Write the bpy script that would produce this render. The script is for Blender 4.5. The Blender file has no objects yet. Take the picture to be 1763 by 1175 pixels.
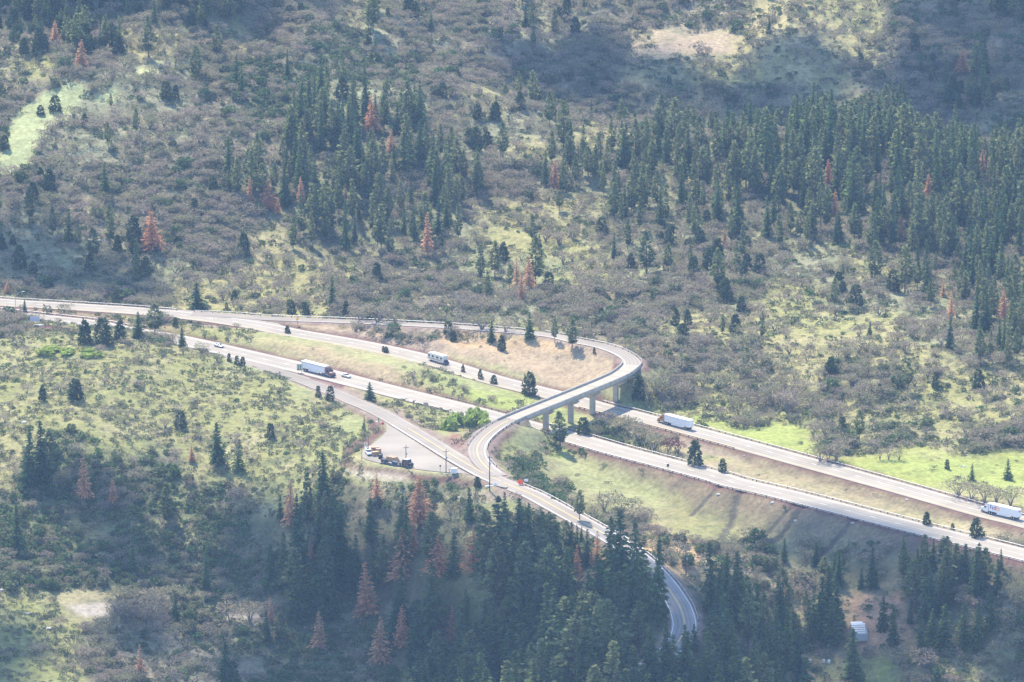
import bpy, math, random
import numpy as np
from mathutils import Vector, Matrix
R = math.radians
scene = bpy.context.scene
C = bpy.context.collection
random.seed(7); rng = np.random.default_rng(11)

# ------------------------------------------------------------------ camera
CAM_H, F_PX, PITCH = 632.0, 12000.0, R(12.92)
cam = bpy.data.cameras.new("camera"); cam_o = bpy.data.objects.new("camera", cam); C.objects.link(cam_o)
cam.sensor_width = 36.0; cam.lens = F_PX / 1763 * 36; cam.clip_start = 5; cam.clip_end = 30000
cam_o.location = (0, 0, CAM_H); cam_o.rotation_euler = (math.pi/2 - PITCH, 0, 0)
scene.camera = cam_o
# ------------------------------------------------------------------ world, sun, exposure
SUN_EL, SUN_AZ = R(51), math.atan2(-0.40, 0.90)          # azimuth from +Y, clockwise
SUN = Vector((math.sin(SUN_AZ)*math.cos(SUN_EL), math.cos(SUN_AZ)*math.cos(SUN_EL), math.sin(SUN_EL)))
w = bpy.data.worlds.new("World"); scene.world = w; w.use_nodes = True
nt = w.node_tree; nt.nodes.clear()
sky = nt.nodes.new('ShaderNodeTexSky'); sky.sky_type = 'NISHITA'; sky.sun_disc = False
sky.sun_elevation = SUN_EL; sky.sun_rotation = SUN_AZ; sky.altitude = 1300
bg = nt.nodes.new('ShaderNodeBackground'); bg.inputs[1].default_value = 0.15
wo = nt.nodes.new('ShaderNodeOutputWorld'); nt.links.new(sky.outputs[0], bg.inputs[0]); nt.links.new(bg.outputs[0], wo.inputs[0])
sun = bpy.data.lights.new("sun", 'SUN'); sun.energy = 3.6; sun.angle = R(0.5); sun.color = (1.0, 0.88, 0.70)
sun_o = bpy.data.objects.new("sun", sun); C.objects.link(sun_o)
sun_o.rotation_euler = SUN.to_track_quat('Z', 'Y').to_euler(); sun_o.location = (0, 0, 2000)
scene.view_settings.view_transform = 'Standard'; scene.view_settings.look = 'None'
scene.view_settings.exposure = 1.6; scene.view_settings.gamma = 1.0
HAZE = 3.8e-5
scene.cycles.max_bounces = 5; scene.cycles.diffuse_bounces = 2; scene.cycles.volume_bounces = 0
scene.cycles.transparent_max_bounces = 4; scene.cycles.use_denoising = True

# ------------------------------------------------------------------ picture <-> world
cp, sp = math.cos(PITCH), math.sin(PITCH)
def ray(u, v):
    a = np.asarray(u, float) - 881.5; b = 587.5 - np.asarray(v, float)
    return a, F_PX*cp + b*sp, -F_PX*sp + b*cp
def P(u, v, z):                      # the point of height z seen at pixel (u, v) of the photograph
    dx, dy, dz = ray(u, v); t = (z - CAM_H)/dz
    return np.stack([dx*t, dy*t, np.broadcast_to(np.asarray(z, float), np.shape(t))], -1)
def proj(p):
    p = np.asarray(p, float); x, y, z = p[..., 0], p[..., 1], p[..., 2]-CAM_H
    d = y*cp - z*sp; up = y*sp + z*cp
    return 881.5 + F_PX*x/d, 587.5 - F_PX*up/d
# smooth value noise on world xy
def hash2(i, j, s):
    h = np.sin(i*127.1 + j*311.7 + s*74.7)*43758.5453
    return h - np.floor(h)
def noise(x, y, L, s=0):
    x = x/L; y = y/L; i = np.floor(x); j = np.floor(y); fx = x-i; fy = y-j
    fx = fx*fx*(3-2*fx); fy = fy*fy*(3-2*fy)
    a = hash2(i, j, s); b = hash2(i+1, j, s); c = hash2(i, j+1, s); d = hash2(i+1, j+1, s)
    return (a*(1-fx)+b*fx)*(1-fy) + (c*(1-fx)+d*fx)*fy
def fbm(x, y, L, s=0, n=3):
    t = 0; A = 0
    for k in range(n):
        t = t + noise(x + 37*k, y - 19*k, L/2**k, s+k)/2**k; A += 1/2**k
    return t/A

# ------------------------------------------------------------------ roads (pixel of the centre line, height)
def catmull(pts, step=1.5):
    p = np.asarray(pts, float); p = np.vstack([2*p[0]-p[1], p, 2*p[-1]-p[-2]]); out = []
    for i in range(1, len(p)-2):
        n = max(2, int(np.linalg.norm(p[i+1]-p[i])/step)); t = np.linspace(0, 1, n, endpoint=False)[:, None]
        m1 = (p[i+1]-p[i-1])/2; m2 = (p[i+2]-p[i])/2
        out.append((2*t**3-3*t**2+1)*p[i] + (t**3-2*t**2+t)*m1 + (-2*t**3+3*t**2)*p[i+1] + (t**3-t**2)*m2)
    return np.vstack(out + [p[-2:-1]])
class Road:
    def __init__(s, px, hw, half=None):
        s.px = px; s.hw = hw
        w0 = np.array([P(u, v, z) for u, v, z in px])
        s.p = catmull(w0); d = np.gradient(s.p, axis=0); L = np.linalg.norm(d[:, :2], axis=1)
        s.t = d[:, :2]/L[:, None]; s.n = np.stack([-s.t[:, 1], s.t[:, 0]], 1); s.grade = d[:, 2]/L
        s.s = np.concatenate([[0], np.cumsum(np.linalg.norm(np.diff(s.p[:, :2], axis=0), axis=1))])
        s.u, s.v = proj(s.p); s.active = np.ones(len(s.p), bool)
        s.w = np.full(len(s.p), hw)
    def near(s, u, v): return int(np.argmin((s.u-u)**2 + ((s.v-v)*2)**2))
    def off(s, i0, i1, d, dz=0, step=1):
        idx = np.arange(i0, i1+1, step); q = s.p[idx].copy(); dd = np.asarray(d)
        dd = dd[idx] if dd.ndim else dd
        q[:, :2] += s.n[idx]*np.reshape(dd, (-1, 1)) if dd.ndim else s.n[idx]*dd
        q[:, 2] += dz; return q
NB = Road([(-220,508,0),(-80,513,0),(0,520.5,0),(138,529,0),(255,537,0),(360,548,0),(450,562,0),(502,573,0),(579,586,0),(655,600.5,0),(737,620,0),(850,654,0),(969,684,0),(1030,701,0),(1097,718,0),(1230,753,0),(1391,797,0),(1551,841,0),(1695,882,0),(1763,899,0),(1850,924,0),(2000,968,0)], 6.6)
SB = Road([(-220,527,0),(-80,532,0),(0,541,0),(102,552,0),(153,558,0),(225,571,0),(306,585,0),(400,606,0),(528,636,0),(645,666,0),(780,700,0),(850,718.5,0),(927,739,0),(983,753.5,0),(1061,776,0),(1152,800,0),(1230,821,0),(1270,833,0),(1360,854,0),(1551,903,0),(1763,956,0),(1850,978,0),(2000,1018,0)], 7.2)
LOOP = Road([(330,541,0),(400,544,0.1),(470,549,0.3),(617,554.5,2.5),(765,562,5.5),(860,569,7.5),(943,577,9),(990,587,10),(1038,597,10.3),(1072,610,10.5),(1088,624,10.5),(1078,638,10.5),(1051,653,10.5),(969,686.5,10.2),(900,714,9.3),(863,731,8.6),(838,749,7.8),(823,768,7.2),(824,787,7.0),(838,805,7.0),(858,820,7.1)], 3.5)
# the gravel turnout lies in one plane, which the exit road crosses
TP = [P(663, 725, 4.0), P(858, 822, 7.0), P(621, 785, 4.6)]
_n = np.cross(TP[1]-TP[0], TP[2]-TP[0])
def tplane(x, y): return TP[0][2] - (_n[0]*(x-TP[0][0]) + _n[1]*(y-TP[0][1]))/_n[2]
EXIT = Road([(330,603,0),(400,620,0),(450,631,0),(520,655,0.2),(579,678,1.4),(606,690,2.1),(640,704,3.0),(675,722,4.1),(730,755,5.2),(785,789,6.3),(835,817,7.0),(868,832,7.0),(897,844,6.8),(922,855,6.4),(975,884,4.8),(1022,910,3.0),(1060,932,1.2),(1105,965,-1.6),(1138,998,-4.0),(1158,1025,-5.8),(1172,1050,-7.2),(1178,1080,-8.6),(1165,1108,-10.5),(1135,1135,-13),(1090,1160,-16)], 4.6)
k = EXIT.near(1040, 918); k2 = EXIT.near(1150, 1015)
EXIT.w = np.interp(np.arange(len(EXIT.p)), [0, EXIT.near(579,678), k, k2, len(EXIT.p)], [3.2, 3.9, 4.6, 4.6, 4.6])
B0, B1 = LOOP.near(1087, 629), LOOP.near(884, 721)       # the bridge spans this stretch of the loop ramp
LOOP.active[B0+2:B1-1] = False
ROADS = [NB, SB, LOOP, EXIT]
TURN = [(640,712),(663,725),(667,741),(659,751),(639,766),(622,778),(620,789),(659,799),(709,807),(758,813),(798,815),(822,822),(850,836),(880,842),(858,822),(785,780),(700,728)]
TURN_W = np.array([P(u, v, 5.2) for u, v in TURN])
for _ in range(3): TURN_W = np.array([P(u, v, tplane(q[0], q[1])) for (u, v), q in zip(TURN, TURN_W)])
# paved crossing between the two carriageways
CROSS = [(262,566),(300,563),(345,566),(420,571),(492,576),(420,568),(360,560.5),(300,556),(262,552)]

# ------------------------------------------------------------------ terrain: height from control points
CT = [ # (u, v, z)
(-150,480,3),(0,480,2),(150,497,0),(300,500,0),(450,520,-1),(600,530,0),(800,540,3),(900,545,4),(1000,560,5),(1080,575,6),(1150,600,6),(1150,660,1),(1230,690,0),
(1250,600,8),(1350,650,6),(1350,560,9),(1500,600,10),(1500,690,4),(1763,640,10),(1620,740,2),(1763,800,0),(1763,720,5),(1763,560,12),
(0,440,7),(200,400,13),(200,300,27),(300,200,40),(350,120,48),(430,52,56),(50,220,40),(0,150,46),(100,130,50),(0,320,26),(0,0,62),(200,10,66),(400,0,68),
(450,450,5),(450,350,18),(450,250,33),(450,150,44),(600,450,4),(600,350,17),(600,250,31),(600,150,42),(600,85,48),(750,450,4),(750,350,15),(750,250,29),(750,122,43),
(900,450,5),(900,350,15),(900,250,28),(900,180,37),(1050,450,6),(1050,350,16),(1050,215,31),(1200,500,8),(1200,400,14),(1200,300,24),(1200,228,31),
(1400,500,10),(1400,400,16),(1400,300,25),(1450,252,29),(1600,450,13),(1600,350,20),(1600,275,26),(1763,450,14),(1763,350,20),(1763,292,25),(1900,350,20),(1900,500,12),
(0,577,6.5),(80,583,8),(150,592,9.5),(240,588,9.5),(305,597,8),(370,615,5.5),(450,650,4),(520,680,2.2),(580,706,2.5),(620,735,3.5),(595,790,2.5),
(0,650,5),(150,660,6),(300,670,4),(430,720,1),(500,750,0),(0,720,0),(150,740,0),(300,740,-2),(100,820,-9),(300,820,-10),(500,820,-6),(600,835,-2),
(0,900,-18),(200,900,-20),(400,900,-19),(0,1000,-27),(200,1000,-29),(400,1000,-31),(0,1175,-42),(400,1175,-46),(550,900,-13),(600,1000,-28),(700,850,0),(760,870,-2),
(700,920,-11),(800,1000,-22),(800,1175,-46),(600,1175,-48),(820,870,0.5),(870,880,1),(900,920,-6),(960,960,-10),(1000,1020,-16),(1100,1175,-34),(1000,1100,-30),
(1040,870,-4),(1080,900,-5),(1100,930,-4),(1150,960,-4),(1200,980,-8),(930,800,0),(950,830,-2),(1000,800,-3.5),(1000,840,-5),(1100,850,-7),(1200,880,-8.5),(1300,910,-9),(1400,935,-9),
(1250,940,-9),(1300,1000,-14),(1400,1000,-15),(1500,965,-10),(1620,960,-8),(1763,1000,-10),(1480,1080,-21),(1600,1150,-28),(1763,1175,-28),(1300,1175,-36),(1900,1050,-12),(1400,1100,-27),
(600,620,3),(500,592,2),(700,645,3),(800,668,2),(870,690,1),(430,578,1),(1000,735,-1.5),(1200,780,-1.5),(1400,826,-1.2),(1600,872,-1),(1763,921,-1),(720,740,2.8),(780,735,2),(800,755,4.5),(640,690,1.5),
(0,527,-0.4),(150,540,-0.6),(250,553,-0.6)]
cw = [P(u, v, z) for u, v, z in CT]
for x in (60, 150, 260, 360): cw.append(np.array([x, 3150 - 0.05*x, -14.0 + 0.02*x]))
cw += [np.array(q, float) for q in [(40,3265,14),(150,3270,20),(260,3275,24),(150,3345,34),(300,3345,38),(0,3345,36),(-30,3210,18),(-60,3150,22),(150,3460,52),(-150,3400,70),(0,3500,62),(300,3500,62),
 (-320,2600,0),(-420,2900,20),(-420,3200,55),(420,2600,0),(430,2900,15),(420,3200,10),(-420,2300,-50),(420,2300,-45),(0,2150,-62),(-250,2150,-70),(250,2150,-60)]]
for x in (-3200, -1200, 1200, 3200):
    for y, z in ((-500,-70),(1000,-70),(2200,-40),(2800,20),(3500,80),(5000,220),(9000,330)): cw.append(np.array([x, y, z], float))
for y, z in ((-500,-70),(1000,-70),(1800,-66),(3900,100),(5000,220),(9000,330)): cw.append(np.array([0, y, z], float))
cw = np.array(cw); SC = 400.0
ca = cw[:, :2]/SC
def tps(r2): return 0.5*r2*np.log(r2 + 1e-12)
n = len(ca); d2 = ((ca[:, None]-ca[None])**2).sum(-1)
A = np.zeros((n+3, n+3)); A[:n, :n] = tps(d2) + np.eye(n)*2e-4; A[:n, n] = 1; A[:n, n+1:] = ca; A[n, :n] = 1; A[n+1:, :n] = ca.T
sol = np.linalg.solve(A, np.concatenate([cw[:, 2], [0, 0, 0]]))
def base_h(x, y):
    q = np.stack([np.ravel(x), np.ravel(y)], 1)/SC; out = np.empty(len(q))
    for i in range(0, len(q), 20000):
        s_ = q[i:i+20000]; D = ((s_[:, None]-ca[None])**2).sum(-1)
        out[i:i+20000] = tps(D)@sol[:n] + sol[n] + s_@sol[n+1:]
    return out.reshape(np.shape(x))
def grow(a, b, n_, p=2.0): return a + (b-a)*np.linspace(0, 1, n_)[1:]**p
ST = 1.5
xs = np.concatenate([-grow(330, 3100, 26)[::-1], np.arange(-330, 330.1, ST), grow(330, 3100, 26)])
ys = np.concatenate([2180-grow(0, 2600, 24)[::-1], np.arange(2180, 3460.1, ST), grow(3460, 9000, 30)])
GX, GY = np.meshgrid(xs, ys)
GZ = base_h(GX, GY)
core = (np.abs(GX) < 340) & (GY > 2150) & (GY < 3480)
GZ = np.where(core, GZ + (fbm(GX, GY, 45, 3)-0.5)*3.0 + (fbm(GX, GY, 9, 8)-0.5)*1.0 + 36*(np.abs(fbm(GX*1.3, GY*.8, 85, 14)-0.5)-.12)*np.clip((GY-2950)/120, 0, 1), GZ)
def in_poly(px, py, poly):
    inside = np.zeros(np.shape(px), bool); j = len(poly)-1
    for i in range(len(poly)):
        xi, yi = poly[i][0], poly[i][1]; xj, yj = poly[j][0], poly[j][1]
        c = ((yi > py) != (yj > py)) & (px < (xj-xi)*(py-yi)/(yj-yi+1e-12)+xi); inside ^= c; j = i
    return inside
def seg_dist(x, y, poly, closed=True):
    best = np.full(np.shape(x), 1e9)
    m = len(poly)
    for i in range(m if closed else m-1):
        a = np.asarray(poly[i])[:2]; b = np.asarray(poly[(i+1) % m])[:2]; ab = b-a; L2 = (ab**2).sum()+1e-9
        t = np.clip(((x-a[0])*ab[0]+(y-a[1])*ab[1])/L2, 0, 1)
        best = np.minimum(best, np.hypot(x-a[0]-t*ab[0], y-a[1]-t*ab[1]))
    return best
class RF:                                   # distance field to one road on a set of points
    def __init__(s, rd, x, y, reach=45, use=None):
        s.d = np.full(x.shape, 1e3); s.z = np.zeros(x.shape); s.side = np.zeros(x.shape); s.i = np.zeros(x.shape, int); s.hw = np.full(x.shape, rd.hw)
        ids = np.nonzero(rd.active)[0]; P2 = rd.p[ids, :2]
        m = np.zeros(x.shape, bool)
        lo = P2.min(0)-reach; hi = P2.max(0)+reach
        cand = np.nonzero((x > lo[0]) & (x < hi[0]) & (y > lo[1]) & (y < hi[1]))[0]
        for c in range(0, len(cand), 8000):
            cc = cand[c:c+8000]; D = (x[cc][:, None]-P2[None, :, 0])**2 + (y[cc][:, None]-P2[None, :, 1])**2
            kmin = D.argmin(1); gi = ids[kmin]
            rx = x[cc]-rd.p[gi, 0]; ry = y[cc]-rd.p[gi, 1]
            al = rx*rd.t[gi, 0]+ry*rd.t[gi, 1]; la = rx*rd.n[gi, 0]+ry*rd.n[gi, 1]
            dd = np.sqrt(D[np.arange(len(cc)), kmin]); interior = np.abs(al) < 1.6
            s.d[cc] = np.where(interior, np.abs(la), dd); s.side[cc] = np.sign(la)
            s.z[cc] = rd.p[gi, 2] + np.clip(al, -1.6, 1.6)*rd.grade[gi]; s.i[cc] = gi; s.hw[cc] = rd.w[gi]
gx, gy, gz = GX.ravel(), GY.ravel(), GZ.ravel().copy()
FR = [RF(rd, gx, gy) for rd in ROADS]
lo = np.full(gz.shape, -1e4); hi = np.full(gz.shape, 1e4)
for f, rd in zip(FR, ROADS):
    e = f.d - f.hw - 1.6; e = np.maximum(e, 0); m = f.d < 45
    kd = 0.62 if rd is not NB else 0.5
    lo = np.where(m, np.maximum(lo, f.z - 0.16 - kd*e), lo); hi = np.where(m, np.minimum(hi, f.z - 0.16 + 0.5*e), hi)
tin = in_poly(gx, gy, TURN_W); td = np.where(tin, 0, seg_dist(gx, gy, TURN_W)); tz = tplane(gx, gy)
m = td < 40; e = np.maximum(td-1.5, 0)
lo = np.where(m, np.maximum(lo, tz-0.2-0.6*e), lo); hi = np.where(m, np.minimum(hi, tz-0.2+0.5*e), hi)
conf = lo > hi
gz = np.where(conf, (lo+hi)/2, np.clip(gz, lo, hi))
for f in FR:
    m = f.d < f.hw + 1.6; gz = np.where(m, f.z-0.16, gz)
gz = np.where(tin & (FR[3].d > FR[3].hw), tz-0.2, gz)
road_d = np.min([f.d - f.hw for f in FR] + [td], axis=0)        # metres from the nearest pavement edge
GZ = gz.reshape(GX.shape); RD = road_d.reshape(GX.shape)
def grid_at(A_, x, y):
    x = np.asarray(x, float); y = np.asarray(y, float)
    i = np.clip(np.searchsorted(xs, x)-1, 0, len(xs)-2); j = np.clip(np.searchsorted(ys, y)-1, 0, len(ys)-2)
    fx = np.clip((x-xs[i])/(xs[i+1]-xs[i]), 0, 1); fy = np.clip((y-ys[j])/(ys[j+1]-ys[j]), 0, 1)
    return (A_[j, i]*(1-fx)+A_[j, i+1]*fx)*(1-fy) + (A_[j+1, i]*(1-fx)+A_[j+1, i+1]*fx)*fy
def H(x, y): return grid_at(GZ, x, y)
def drop(u, v):                             # where the sight line through pixel (u, v) meets the ground
    dx, dy, dz = ray(u, v); Y = np.arange(2185, 3900, 1.5); X = dx/dy*Y; Z = CAM_H + dz/dy*Y
    g = H(X, Y); h = np.nonzero(g >= Z)[0]; k = h[0] if len(h) else len(Y)-1
    if k > 0:
        a = (Z[k-1]-g[k-1]); b = (g[k]-Z[k]); t = a/(a+b+1e-9); y = Y[k-1]+t*1.5
    else: y = Y[0]
    x = dx/dy*y; return np.array([x, y, float(H(x, y))])

CLEAR = [[(-20,305),(5,240),(30,188),(80,158),(135,140),(152,150),(128,196),(85,220),(62,255),(48,295)], [(165,168),(200,150),(212,160),(200,178),(172,182)], [(230,118),(285,106),(280,122),(240,132)]]
# ------------------------------------------------------------------ zones of vegetation (49 px squares of the photograph)
ZM = [
"xxxxxxxxxooohppoooppppoooohhhhhooooxx",
"oxxxhhhohoosspopoopppohbbbhhhhhoooooo",
"ohopppppsssssssooooooohhhhhhhhooxoxoo",
"ooppppposssfpppohhpooooooooohhoooxxoo",
"oopppppoooFFFFFppppphhoooooohfffoooso",
"oppppoooooFFFFFfpphfffffffFFFFFFffooo",
"oppoooooffFfffFFfoofffffffFFFFFFFFFFF",
"opoopoooofffffffphhhhfffffffFFFFFFFFF",
"pppppoooohffffffphhhhppppppffffFFFFFF",
"pppppppohhhhhooopppphhpppppppphhffFFF",
"oopooohhhhhhoooooppoooooopohhppppfffff"[:37],
"oggggoggg...ooooogghoooghhhhhhhhppfff",
"gggggggg...bbbbbbbbbbbooooohhhhhhffff",
"gggggggggg.bbbggbbbbbbbohhohhooohhhhh",
"gggggggggggg.ggggggG...hhhohhhhhhhhhh",
"hhsgggggggggg...gg.ssshhbGGGGohoohooo",
"hsssssggggggg....gsmmmmmbbbbbGGGGGGGG",
"ssssssssoggsFosso.ssmmmmmmmbbbbbbbbbb",
"sssssssssFFFFFFFFFssooommmmmmmmbbbbbb",
"ssssssssssFFFFFFFFFFFFdoooomfffFFFFFF",
"ssssssssssFFFFFFFFFFFFddFooooFFFFFFFF",
"ggbbooosooFFsooFFFFFFFFfFFFFffddFFooo",
"gggooooossssssFFFFFFFFFFFFFFfFddFoFoo",
"gggoooooosssssFFFFFFFFFFFFFfhhhGoohoo"]
for r_ in ZM: assert len(r_) == 37, (r_, len(r_))
ZK = "xFfpohsgGbmd."
ZI = np.array([[ZK.index(c) for c in r_] for r_ in ZM])
def zone(x, y, z, jit=26):
    u, v = proj(np.stack([x, y, z], -1))
    u = u + (noise(x, y, 9, 51)-0.5)*2*jit + (noise(x, y, 22, 61)-0.5)*jit*1.4
    v = v + (noise(x, y, 9, 52)-0.5)*1.4*jit + (noise(x, y, 24, 62)-0.5)*jit
    return ZI[np.clip((v/49).astype(int), 0, 23), np.clip((u/48.97).astype(int), 0, 36)]
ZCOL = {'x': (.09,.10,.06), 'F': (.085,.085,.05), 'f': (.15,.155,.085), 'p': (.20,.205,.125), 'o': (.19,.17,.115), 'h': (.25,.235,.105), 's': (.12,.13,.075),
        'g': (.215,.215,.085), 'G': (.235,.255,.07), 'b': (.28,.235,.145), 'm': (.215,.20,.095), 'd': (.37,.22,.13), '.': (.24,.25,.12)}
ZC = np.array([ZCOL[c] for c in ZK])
gz1 = GZ.ravel(); vis = (np.abs(gx) < 345) & (gy > 2170) & (gy < 3600)
col = np.tile(np.array([.18, .17, .11]), (len(gx), 1))
acc = 0
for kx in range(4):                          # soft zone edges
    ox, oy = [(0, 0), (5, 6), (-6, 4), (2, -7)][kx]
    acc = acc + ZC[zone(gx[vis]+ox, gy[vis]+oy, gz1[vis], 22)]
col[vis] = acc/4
n1 = fbm(gx, gy, 14, 21, 3)[:, None]; n2 = fbm(gx, gy, 5, 31, 2)[:, None]; n3 = noise(gx, gy, 55, 41)[:, None]
green = np.array([.20, .235, .06]); tan = np.array([.33, .285, .175]); dark = np.array([.10, .12, .06])
col = col*(1-0.35*np.clip(n3*2-1, 0, 1)) + green*0.35*np.clip(n3*2-1, 0, 1)
k_ = np.clip((n1-0.5)*2.6, 0, 1)*0.5; col = col*(1-k_)+tan*k_
k_ = np.clip((0.46-n2)*3.4, 0, 1)*0.55; col = col*(1-k_)+dark*k_
gu, gv = proj(np.stack([gx, gy, gz1], -1))
def paint(poly, c, soft=4, amt=1.0, px=True):
    """give a patch of ground its own soil or grass (poly in photograph pixels, laid on the ground)"""
    q = np.asarray(poly, float); pad = soft*3
    mm = (gu > q[:, 0].min()-pad) & (gu < q[:, 0].max()+pad) & (gv > q[:, 1].min()-pad) & (gv < q[:, 1].max()+pad) & vis
    uu, vv = gu[mm], gv[mm]; jx = (noise(gx[mm], gy[mm], 7, 71)-.5)*soft*2.5; jy = (noise(gx[mm], gy[mm], 7, 72)-.5)*soft*1.6
    ins = in_poly(uu+jx, vv+jy, q); d = seg_dist(uu+jx, (vv+jy), q)
    a = np.clip(0.5 + np.where(ins, d, -d)/(2*soft), 0, 1)*amt
    tex = 0.82+0.36*n2[mm, 0]
    col[mm] = col[mm]*(1-a[:, None]) + np.array(c)*tex[:, None]*a[:, None]
BROWN = (.30,.235,.155); ORANGE = (.40,.28,.15); CINDER = (.115,.058,.054); PALE = (.40,.35,.28); LIME = (.235,.275,.08); MAUVE = (.25,.20,.155)
paint([(480,556),(640,562),(765,570),(870,578),(950,588),(1010,597),(1050,612),(1062,634),(1040,650),(960,674),(900,658),(780,626),(660,592),(560,574)], BROWN, 5)
paint([(560,565),(760,572),(775,605),(700,600),(600,578)], MAUVE, 8, .7)
paint([(760,568),(860,574),(955,588),(1000,600),(990,612),(880,596),(800,600),(770,585)], ORANGE, 7, .6)
paint([(780,612),(900,640),(960,668),(900,660),(790,628)], (.25,.26,.12), 6, .7)
paint([(360,570),(480,580),(560,600),(470,600),(400,590)], (.26,.25,.12), 7, .8)
paint([(430,590),(520,588),(640,620),(760,662),(750,680),(640,655),(520,625)], (.29,.23,.14), 9, .7)
paint([(520,585),(660,610),(800,645),(900,680),(930,697),(900,705),(860,700),(700,640)], (.22,.26,.10), 8, .6)
paint([(800,672),(900,683),(920,698),(880,706),(820,696)], LIME, 7, .9)
paint([(1120,596),(1160,598),(1130,622),(1112,612)], ORANGE, 6, .8)
paint([(940,760),(985,770),(975,795),(940,785)], LIME, 8, .9)
paint([(985,770),(1150,815),(1300,855),(1560,918),(1763,965),(1763,985),(1560,948),(1400,915),(1200,862),(1060,812)], (.15,.095,.08), 6, .5)
paint([(1180,850),(1400,905),(1560,940),(1500,960),(1350,930),(1200,880)], (.16,.12,.10), 9, .35)
paint([(960,775),(1060,810),(1160,850),(1130,880),(1020,860),(950,810)], (.25,.27,.12), 14, .6)
paint([(1280,788),(1560,862),(1763,912),(1763,922),(1560,876),(1290,800)], (.12,.068,.064), 5, .85)
paint([(1030,712),(1290,785),(1280,795),(1020,728)], (.22,.165,.135), 5, .8)
paint([(1180,712),(1280,716),(1360,728),(1390,752),(1400,778),(1300,760),(1200,735)], LIME, 10, .9)
paint([(1470,800),(1560,792),(1640,786),(1763,790),(1763,862),(1660,842),(1560,820)], LIME, 12, .9)
paint([(1240,785),(1400,815),(1763,900),(1763,915),(1500,872),(1300,820)], (.24,.215,.115), 10, .5)
paint([(1120,905),(1215,945),(1215,955),(1160,998),(1130,985),(1105,950)], ORANGE, 8, .8)
paint([(1170,965),(1215,950),(1200,990),(1180,1000)], (.38,.26,.16), 6, .8)
paint([(1482,1062),(1515,1063),(1520,1095),(1515,1125),(1485,1125),(1480,1100)], (.36,.22,.13), 6)
paint([(118,1042),(190,1036),(250,1043),(300,1046),(250,1056),(180,1060),(125,1058)], PALE, 4)
paint([(380,1056),(470,1060),(470,1066),(390,1066)], PALE, 4)
paint([(1070,66),(1180,62),(1262,68),(1262,90),(1180,96),(1075,86)], (.36,.27,.20), 12, .65)
paint([(1250,10),(1400,20),(1480,60),(1460,110),(1300,100),(1240,60)], (.36,.31,.17), 22, .5)
paint([(-30,305),(5,240),(30,188),(80,158),(135,140),(152,150),(128,196),(85,220),(62,255),(48,295)], (.27,.30,.15), 4)
paint([(165,168),(200,150),(210,160),(200,178),(172,180)], (.27,.30,.15), 4)
paint([(230,118),(285,106),(280,122),(240,132)], (.36,.38,.2), 4)
paint([(1390,200),(1440,185),(1500,220),(1560,235),(1540,250),(1400,245)], (.25,.23,.13), 10, .8)
paint([(560,660),(600,676),(660,700),(740,745),(800,782),(812,778),(700,712),(600,668)], (.20,.15,.125), 4, .9)
paint([(500,641),(560,648),(600,662),(580,672),(540,657)], CINDER, 3)
paint([(575,690),(640,718),(668,742),(640,768),(618,778),(600,785),(612,800),(660,806),(760,820),(825,828),(840,838),(760,834),(650,818),(585,800),(595,770),(640,745),(630,722)], CINDER, 4, .9)
paint([(775,742),(805,758),(806,781),(770,762)], (.19,.10,.085), 5, .9)
paint([(800,745),(830,728),(850,722),(860,728),(830,745),(812,762)], (.22,.18,.155), 5, .9)
paint([(845,790),(840,768),(855,752),(880,738),(892,742),(870,760),(858,780),(862,800)], CINDER, 5, .9)
paint([(590,806),(700,818),(700,828),(620,826)], PALE, 4, .7)
paint([(800,850),(860,838),(890,850),(900,860),(820,866)], (.26,.20,.16), 6, .8)
paint([(465,551),(500,549),(560,553),(612,558),(540,560)], CINDER, 2.5)
paint([(1045,602),(1066,616),(1068,632),(1052,640),(1058,622)], CINDER, 3)
paint([(1104,612),(1125,615),(1122,640),(1106,642)], CINDER, 4)
paint([(0,548),(130,566),(140,574),(60,566),(0,560)], CINDER, 3)
paint([(0,527),(160,541),(230,553),(330,566),(330,571),(200,552),(0,532)], (.22,.15,.12), 3, .9)
paint([(280,546),(420,562),(470,571),(340,560)], (.20,.13,.11), 3, .9)
for g0, g1 in (((1257,845),(1190,885)),((1392,881),(1300,938)),((1372,880),(1285,925)),((1480,905),(1400,950)),((1240,900),(1290,860))):
    q = np.array([P(g0[0], g0[1], -3), P(g1[0], g1[1], -8)]); dd = seg_dist(gx, gy, q, False); mm = dd < 1.4
    col[mm] = np.array([.09, .085, .06])*(0.7+0.6*n2[mm])
    gzr = GZ.ravel(); gzr[dd < 2.0] -= 0.5; GZ = gzr.reshape(GX.shape)
for k4, (f, rd) in enumerate(zip(FR, ROADS)):
    e = f.d - f.hw; wid = 2.2 + 1.6*noise(gx, gy, 8, 90+k4)
    a = np.clip((wid - e)/1.2, 0, 1)*(f.d < 40)*0.85
    col = col*(1-a[:, None]) + np.array(CINDER if rd in (SB, NB) else (.20,.15,.13))*(0.8+0.4*n2)*a[:, None]
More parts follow.
